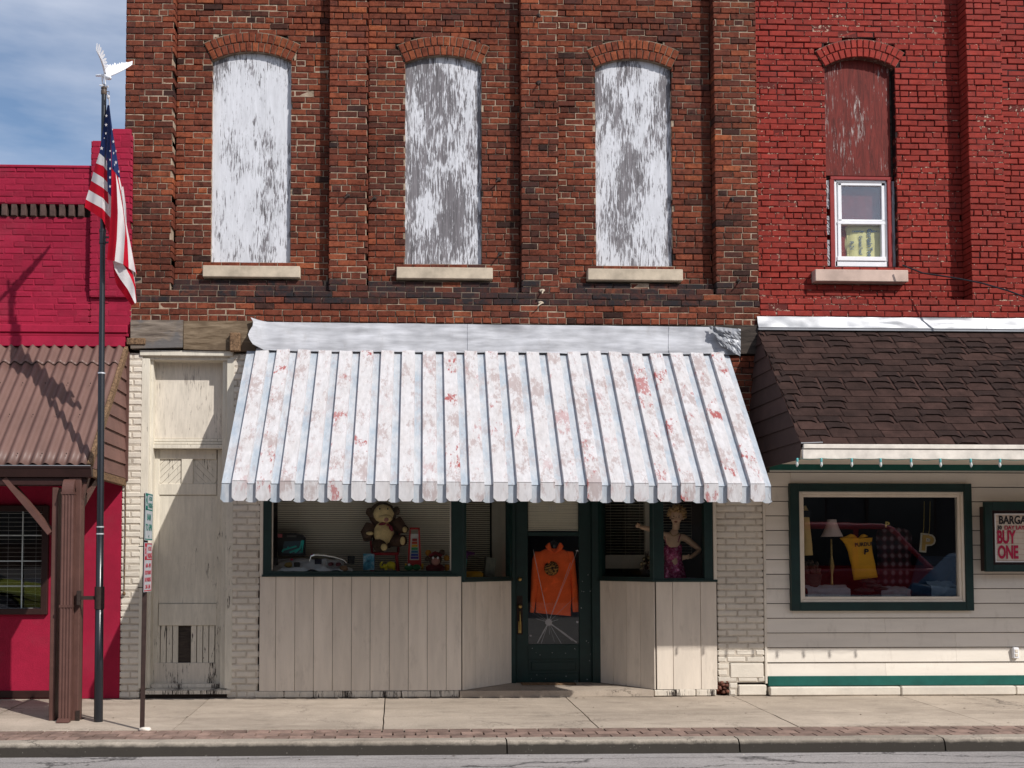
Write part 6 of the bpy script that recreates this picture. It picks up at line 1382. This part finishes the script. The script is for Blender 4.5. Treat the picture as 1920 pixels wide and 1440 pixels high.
    for L_ in ([(529, 1035), (531, 1031), (556, 1024)], [(541, 1030), (540, 1025)], [(543, 1036), (560, 1029)], [(553, 1036), (562, 1029), (565, 1020), (566, 1014)], [(566, 1014), (569, 1014), (568, 1020), (566, 1036), (562, 1034)]):
        b = MB(); b.tube([P(u, v, yy - .012) for u, v in L_], .010, 6); b.build('tool', col('teal_tool', (.04, .50, .45), .4), t6)
    b = MB(); p = G(526, 1003); b.box(p.x - .03, p.x + .02, yy - .012, yy, p.z - .03, p.z + .01); b.build('label', col('pink_label', (.5, .12, .14), .6), t6)
    # cloth heaped goods
    t7 = thing('cloth_heap', P(585, 1070, .3), 'rumpled white cloth with small electronics spread along the left of the wide window', 'cloth')
    x0_, x1_ = P(512, 1068, .2).x, P(660, 1068, .2).x
    b = MB(); b.grid(lambda a, c: Vector((lerp(x0_, x1_, a), lerp(.14, .50, c), deckz + .02 + .14 * c * (1 - a ** 4) + .05 * noise.noise(Vector((a * 7, c * 4, 2))))), 40, 14); b.build('cloth', M['cloth'], t7)
    b = MB(); L_ = [(580, 1052), (583, 1043), (592, 1040), (610, 1041), (630, 1045), (645, 1050), (650, 1056)]; b.tube([P(u, v, .16) for u, v in L_], [.006, .012, .016, .015, .012, .009, .006], 10); b.build('chrome_bar', simple('bright_chrome', (.85, .85, .87), .08, 0, 5, 0, metal=1), t7)
    for (u0_, v0_, u1_, v1_, c_) in ((590, 1048, 603, 1058, (.012, .012, .03)), (652, 1042, 665, 1057, (.008, .008, .01)), (551, 1054, 562, 1063, (.015, .015, .015)), (612, 1050, 644, 1066, (.30, .29, .30)), (512, 1046, 521, 1060, (.02, .02, .025))):
        b = MB(); p0, p1 = P(u0_, v0_, .2), P(u1_, v1_, .2); b.box(p0.x, p1.x, .19, .23, p1.z, p0.z, c=.006); b.build('gadget', col('gadget_%d' % u0_, c_, .4), t7)
    for (u, v, r_, c_) in ((541, 1059, .045, (.22, .14, .03)), (547, 1049, .016, (.45, .03, .08)), (585, 1040, .014, (.45, .03, .08)), (644, 1066, .05, (.32, .18, .10)), (620, 1058, .03, (.14, .03, .04)), (634, 1058, .03, (.14, .03, .04))):
        b = MB(); b.ball(P(u, v, .17), (r_, .02, r_ * .7), 10, bump=.5); b.build('trinket', col('trinket_%d' % u, c_, .6), t7)
    # side window
    ys_ = .55; t8 = thing('toy_disc', P(888, 1083, ys_), 'yellow disc toy with a teal and purple handle in the narrow window beside the door', 'toy')
    b = MB(); p = P(886, 1077, ys_); b.lathe((p.x, ys_, p.z - .05), [(0, 0), (.11, 0), (.125, .02), (.125, .06), (.10, .085), (0, .09)], 24); b.build('disc', col('amber_plastic', (.60, .30, .015), .35), t8)
    b = MB(); b.tube([P(872, 1064, ys_), P(873, 1048, ys_)], .018, 8); b.build('stem', col('teal_plastic', (.03, .30, .26), .4), t8)
    b = MB(); b.tube([P(869, 1036, ys_), P(880, 1038, ys_), P(890, 1038, ys_)], [.03, .026, .012], 8); b.tube([P(873, 1048, ys_), P(875, 1040, ys_)], .02, 8); b.build('handle', col('purple_plastic', (.10, .02, .12), .4), t8)
    t9 = thing('book', P(915, 1080, ys_), 'grey book standing at an angle in the narrow window left of the door', 'book')
    b = MB(); p = P(909, 1080, ys_); rt = Matrix.Rotation(R(6), 3, 'Y') @ Matrix.Rotation(R(25), 3, 'Z')
    def bx(mb_, x0, x1, y0_, y1_, z0, z1):
        vs = [p + rt @ Vector((x, y, z)) for x in (x0, x1) for y in (y0_, y1_) for z in (z0, z1)]; mb_.add(vs, [(0, 1, 3, 2), (4, 6, 7, 5), (0, 4, 5, 1), (2, 3, 7, 6), (0, 2, 6, 4), (1, 5, 7, 3)])
    bx(b, 0, .13, 0, .004, 0, .22); bx(b, 0, .13, .036, .04, 0, .22); bx(b, -.003, 0, 0, .04, 0, .22); b.build('cover', simple('grey_book_cover', (.13, .13, .11), .6, .5, 20), t9); b = MB(); bx(b, .0, .126, .004, .036, .003, .217); b.build('pages', col('paper_pages', (.5, .46, .40), .9), t9)
    # gold baubles
    yb_ = .55; t10 = thing('bauble_cluster', P(1210, 1082, yb_), 'cluster of gold and silver baubles on the mauve cloth right of the door', 'ornament'); gm_ = simple('gold_bauble_gloss', (.42, .33, .20), .12, .2, 8, 0, metal=.9)
    for (u, v) in ((1208, 1049), (1216, 1054), (1203, 1058), (1212, 1064), (1203, 1066), (1209, 1056), (1217, 1046), (1220, 1062)): b = MB(); b.ball(P(u, v, yb_ + rnd() * .03), .026, 14); b.build('bauble', gm_, t10)
    b = MB(); [b.tube([P(1210, 1080, yb_), P(1206 + 14 * random.random(), 1040 + 8 * rnd(), yb_ + .05 * rnd())], .003, 5) for i in range(12)]; b.lathe(P(1210, 1084, yb_), [(0, 0), (.05, 0), (.06, .05), (.05, .1)], 14); b.build('stem', M['iron'], t10)
toys()
def rightwin():
    y = .45; Q = lambda u, v, d=0: P(u, v, y + d)
    gold = simple('gold_jersey', (.88, .42, .02), .8, .12, 8, .3, 40); blk = col('black_print', (.015, .015, .018), .8)
    t_ = thing('lamp', Q(1560, 1110), 'table lamp with a pale bell shade inside the right shop window', 'lamp')
    b = MB(); c = Q(1560, 1006); b.lathe(c, [(.125, 0), (.10, .05), (.075, .11), (.055, .17), (.052, .20)], 24); b.build('lamp_shade', simple('pale_pink_shade', (.85, .68, .62), .8, .05, 5, .1, 40), t_)
    b = MB(); c2 = Q(1560, 1110); b.lathe((c2.x, c2.y, c2.z), [(0, 0), (.06, 0), (.06, .02), (.02, .04), (.014, .2), (.035, .3), (.014, .42), (.01, .62)], 16); b.build('lamp_base', M['brass'], t_)
    t2 = thing('sports_shirt', Q(1612, 1088), 'gold sleeveless sports shirt with black lettering hanging inside the right shop window', 'shirt')
    b = MB(); pillow(b, dense([(1594, 1001, 1602, 1003, .5), (1584, 1006, 1612, 1012, .8), (1574, 1009, 1636, 1008, 1), (1584, 1020, 1634, 1018, 1.2), (1590, 1036, 1636, 1034, 1.2), (1596, 1060, 1641, 1058, 1.1), (1600, 1088, 1646, 1082, 1.0)]), y, .035, n=18); pillow(b, dense([(1614, 1003, 1620, 1001, .5), (1606, 1012, 1628, 1005, .8)]), y, .03); sh = b.build('body', gold, t2)
    text('lettering', 'PURDUE', Q(1616, 1021).x, Q(1616, 1021).z, y - .06, .062, blk, t2, .95, .0012, rot=4); text('lettering', 'P', Q(1620, 1035).x, Q(1620, 1035).z, y - .06, .09, blk, t2, 1.2, .003, rot=-4)
    t3 = thing('garment', Q(1514, 1042), 'pale gold garment at the left edge inside the right shop window', 'garment')
    b = MB(); pillow(b, dense([(1500, 950, 1510, 948, .6), (1498, 962, 1516, 960), (1500, 1000, 1520, 1000), (1502, 1042, 1524, 1041, 1)]), y, .05, n=14); b.build('body', simple('pale_gold_cloth', (.80, .55, .22), .85, .1, 8, .3, 30), t3)
    b = MB(); p0, p1 = Q(1503, 958), Q(1517, 970); b.box(p0.x, p1.x, y - .062, y - .04, p1.z, p0.z); b.build('dark_band', blk, t3)
    t4 = thing('pine_cone_basket', Q(1520, 1112), 'dark heap of pine cones in the left corner inside the right shop window', 'basket'); cn_ = simple('pine_cone_brown', (.10, .06, .035), .7, .5, 30, .5, 40)
    b = MB(); c = Q(1520, 1112); b.lathe((c.x, c.y, c.z), [(0, 0), (.09, 0), (.13, .22), (.12, .22)], 16); b.build('basket', M['darkwood'], t4); random.seed(8)
    for i in range(34): b = MB(); b.ball(Q(1510 + 26 * random.random(), 1046 + 46 * random.random() ** .8, rnd() * .05 - .04), (.024 + .01 * random.random(), .024, .03), 8, bump=1.2); b.build('pine_cone', cn_, t4)
    t5 = thing('plaid_shirt', Q(1676, 1095), 'dim plaid shirt hanging in the middle of the right shop window', 'shirt')
    nb = NB('plaid_cloth'); w1 = nb.n('ShaderNodeTexWave'); w1.bands_direction = 'X'; w1.inputs['Scale'].default_value = 3.6; nb.l(nb.co, w1.inputs[0]); w2 = nb.n('ShaderNodeTexWave'); w2.bands_direction = 'Z'; w2.inputs['Scale'].default_value = 3.1; nb.l(nb.co, w2.inputs[0])
    pc_ = nb.done(nb.ramp(nb.math('ADD', nb.math('MULTIPLY', w1.outputs[1], .5), nb.math('MULTIPLY', w2.outputs[1], .5)), [(.25, (.02, .006, .007)), (.6, (.075, .02, .026)), (.9, (.20, .14, .15))]), .85)
    b = MB(); pillow(b, dense([(1664, 989, 1690, 989, .5), (1646, 994, 1704, 994, .9), (1642, 1004, 1710, 1004), (1646, 1050, 1708, 1050, 1.2), (1644, 1098, 1710, 1098, 1.1)]), y + .12, .05, n=20, wr=.012); b.build('body', pc_, t5)
    t6 = thing('foam_letter', Q(1738, 1035), 'gold and white foam letter P hanging at the right of the right shop window', 'sign')
    p = Q(1738, 1020, -.2); text('letter_backing', 'P', p.x, p.z, y - .195, .26, col('pale_foam', (.5, .46, .36), .7), t6, 1.15, .022, rot=-6, depth=.006); text('letter', 'P', p.x, p.z, y - .206, .25, col('gold_foam', (.40, .25, .06), .7), t6, 1.15, .006, rot=-6, depth=.003)
    b = MB(); [b.tube([Q(u, 1010, -.2), Q(u + 3, 990, -.2), Q(u + 4, 940, -.2)], .003, 5) for u in (1729, 1740)]; b.build('hanging_cord', col('gold_cord', (.45, .34, .08), .6), t6)
    p = P(1662, 984, .035); dc = text('window_decal', 'P', p.x, p.z, .0155, .085, col('gold_decal', (.50, .38, .12), .5), None, 1.2, .003, rot=-4, depth=.0006); tag(dc, 'small gold letter P decal stuck on the right shop window glass', 'decal')
    t7 = thing('folded_clothes', Q(1632, 1115), 'dark rumpled folded clothes on the deck below the gold sports shirt', 'clothes')
    for (u, v, rx, rz) in ((1620, 1108, .12, .04), (1635, 1098, .10, .035), (1650, 1105, .08, .035), (1628, 1090, .09, .03)): b = MB(); b.ball(Q(u, v, -.12), (rx, .09, rz), 14, bump=.5); b.build('garment', simple('dark_folded_cloth', (.05, .045, .04), .7, .5, 18, .6, 20) if u == 1620 else bpy.data.materials['dark_folded_cloth'], t7)
    for (u0, u1, va, nm, lb_, c_) in ((1508, 1588, 1097, 'display_box', 'pale sheet covered box at the left foot of the right shop window', (.34, .36, .38)), (1645, 1700, 1100, 'display_box', 'pale box at the middle foot of the right shop window', (.26, .27, .29)), (1738, 1786, 1090, 'paper_bag', 'pale blue crumpled bag at the right foot of the right shop window', (.24, .32, .38))):
        b = MB(); p0, p1 = Q(u0, va, -.1), Q(u1, 1120, -.1); b.grid(lambda a, c: Vector((lerp(p0.x, p1.x, a), y - .2 + .1 * (c > .5) + .02 * noise.noise(Vector((a * 5, c * 5, u0))) + .25 * max(0, c - .6), lerp(p1.z, p0.z, min(1, c * 1.5)) + .015 * noise.noise(Vector((a * 6, c * 3, u0))))), 16, 12); o_ = b.build(nm, col(nm + str(u0), c_, .9), None); tag(o_, lb_, nm.split('_')[1])
    t8 = thing('jeans', Q(1728, 1115), 'dark blue jeans draped at the right of the right shop window', 'jeans'); b = MB(); pillow(b, dense([(1722, 1042, 1790, 1044, .8), (1716, 1060, 1792, 1062), (1708, 1090, 1770, 1092), (1704, 1115, 1745, 1115)]), y + .05, .06, n=16, wr=.012); b.build('legs', simple('dark_denim', (.022, .035, .06), .9, .3, 12, .4, 50), t8)
rightwin()

# ================================================================ street behind the viewer (seen in the glass)
def car(cx, cy, L_, hgt, wid, colr, label, cat, suv):
    g = ROADZ; t_ = thing('parked_car', (cx, cy, g), label, cat); m_ = simple(label.split()[0] + '_car_paint_' + str(int(abs(cx * 10))), colr, .22, .05, 3, 0, spec=.7)
    X0, X1 = cx - L_ / 2, cx + L_ / 2; bh = hgt * (.56 if suv else .60)
    low = [(X0, .35), (X0 + .02, bh - .12), (X0 + .12, bh), (X1 - 1.35, bh), (X1 - .15, bh - .16), (X1, bh - .30), (X1, .38), (X1 - .15, .28)]
    for wx in (X1 - .85, X0 + .8):
        low += [(wx + .40 * math.cos(q), .30 + .40 * math.sin(q)) for q in [i * math.pi / 8 for i in range(9)]]
    low += [(X0 + .1, .28)]
    def body(mb_, pts, y0_, y1_): mb_.prism([(p[0], p[1] + g) for p in pts], y0_, y1_)
    b = MB(); body(b, low, cy - wid / 2, cy + wid / 2); o = b.build('body', m_, t_); bv = o.modifiers.new('bevel', 'BEVEL'); bv.width = .05; bv.segments = 3
    cab = [(X0 + .15, bh - .01), (X0 + (.35 if suv else .75), hgt - .05), (X0 + (.6 if suv else 1.3), hgt), (X1 - 2.35, hgt), (X1 - 2.15, hgt - .05), (X1 - 1.32, bh - .01)]
    b = MB(); body(b, cab, cy - wid / 2 + .12, cy + wid / 2 - .12); o = b.build('cabin', m_, t_); bv = o.modifiers.new('bevel', 'BEVEL'); bv.width = .06; bv.segments = 3
    gl = col('car_glass', (.012, .016, .02), .05, spec=.8)
    xa_, xm, xb_ = X0 + .45, lerp(X0, X1, .42), X1 - 1.55
    for (q0, q1, k0, k1) in ((xa_, xm - .06, .0, .12 if suv else .45), (xm + .06, xb_, .0, .0)):
        pts = [(q0 + (k0 if q0 != xa_ else -.02), bh + .05), (q0 + k1, hgt - .10), ((q1 if q1 != xb_ else X1 - 2.28), hgt - .10), (q1, bh + .05)]
        for sd_ in (-1, 1): b = MB(); yy = cy + sd_ * (wid / 2 - .115); body(b, pts, yy - .006, yy + .006); b.build('side_window', gl, t_)
    b = MB(); b.add([(X1 - 1.30, cy - .7, bh + g + .03), (X1 - 1.30, cy + .7, bh + g + .03), (X1 - 2.12, cy + .62, hgt + g - .06), (X1 - 2.12, cy - .62, hgt + g - .06)], [(0, 1, 2, 3)]); b.build('windscreen', gl, t_)
    for wx in (X1 - .85, X0 + .8):
        for sd_ in (-1, 1):
            b = MB(); b.lathe((wx, cy + sd_ * (wid / 2 - .12), g + .34), [(.20, -.11), (.33, -.11), (.345, -.06), (.345, .06), (.33, .11), (.20, .11)], 22, axis='y'); wl_ = b.build('wheel', M['black'], t_)
            b = MB(); b.lathe((wx, cy + sd_ * (wid / 2 - .12), g + .34), [(0, .10 * sd_), (.06, .11 * sd_), (.17, .07 * sd_), (.21, .10 * sd_)], 18, axis='y'); b.build('rim', M['silver'], wl_)
    for sd_ in (-1, 1):
        b = MB(); b.ball((X1 - .06, cy + sd_ * (wid / 2 - .25), g + bh - .32), (.07, .16, .09), 10); b.build('headlight', M['silver'], t_)
        b = MB(); b.box(X0 + .0, X0 + .06, cy + sd_ * (wid / 2 - .18) - .08, cy + sd_ * (wid / 2 - .18) + .08, g + bh - .35, g + bh - .12, c=.02); b.build('tail_light', col('tail_red', (.3, .01, .01), .3), t_)
        b = MB(); b.box(X0 + .2, X1 - .2, cy + sd_ * (wid / 2 + .004) - .006, cy + sd_ * (wid / 2 + .004) + .006, g + bh * .52, g + bh * .52 + .03); b.build('side_trim', M['silver'], t_)
car(9.3, -9.3, 5.0, 1.95, 1.95, (.34, .010, .018), 'dark red pickup style wagon parked across from the right shop window', 'car', True)
car(11.6, -6.4, 4.6, 1.50, 1.80, (.025, .08, .15), 'blue saloon car parked nearest the right shop window', 'car', False)
car(-8.4, -8.2, 4.5, 1.42, 1.80, (.30, .33, .05), 'yellow green hatchback parked across from the magenta shop', 'car', False)
def far_building(x0, x1, h_, mat, label, nwin):
    yf = -26.0; t_ = thing('brick_building', ((x0 + x1) / 2, yf, ROADZ), label, 'building')
    b = MB(); b.box(x0, x1, yf - 8, yf, ROADZ, h_); b.build('wall', mat, t_); b = MB(); b.box(x0 - .1, x1 + .1, yf, yf + .25, h_ - .5, h_ + .1, c=.03); b.build('cornice', M['offwhite'], t_)
    for i in range(nwin):
        xc_ = lerp(x0, x1, (i + .5) / nwin)
        b = MB(); b.box(xc_ - .55, xc_ + .55, yf, yf + .08, 4.4, 6.6, c=.02); w_ = b.build('window', M['offwhite'], t_); b = MB(); b.box(xc_ - .45, xc_ + .45, yf + .08, yf + .09, 4.5, 6.5); b.build('pane', col('dark_far_glass', (.012, .014, .018), .1, spec=.7), w_)
        b = MB(); b.box(xc_ - 1.3, xc_ + 1.3, yf, yf + .08, .7, 2.9, c=.02); w_ = b.build('shop_window', M['browndk'], t_); b = MB(); b.box(xc_ - 1.2, xc_ + 1.2, yf + .08, yf + .09, .8, 2.8); b.build('pane', col('dark_far_glass', (.012, .014, .018), .1), w_)
far_building(-34, -8.2, 8.5, simple('far_brown_brick', (.10, .055, .04), .9, .3, 2), 'long brown brick building across the street opposite the magenta shop', 7)
far_building(-8, 12, 9.6, simple('far_dark_brick', (.055, .032, .028), .9, .3, 2), 'tall dark brick building directly across the street', 5)
far_building(12.2, 40, 9.0, simple('far_grey_brick', (.06, .055, .055), .9, .3, 2), 'grey brick building across the street to the right', 7)

# ================================================================ litter on the pavement
random.seed(77)
m2 = MB()
for i in range(150):
    x = rnd(-5, 8); y = random.choice([rnd(-2.4, -.1), rnd(-.16, -.04), Y4 - random.uniform(.05, .3)]); z = (gz(y) + .001) if y > Y4 else ROADZ + .001; r_ = random.uniform(.004, .016); q = rnd(0, 3)
    pts = [(x + math.cos(q + k * 1.25) * r_ * random.uniform(.5, 1.4), y + math.sin(q + k * 1.25) * r_ * random.uniform(.4, 1), z + random.uniform(.0, .008)) for k in range(5)]
    m2.add(pts, [(0, 1, 2, 3, 4)], random.choice([0, 0, 0, 1]))
tag(m2.build('litter', [col('dead_leaf', (.07, .045, .03), .9), col('pale_grit', (.5, .46, .4), .9)]), kind='stuff')
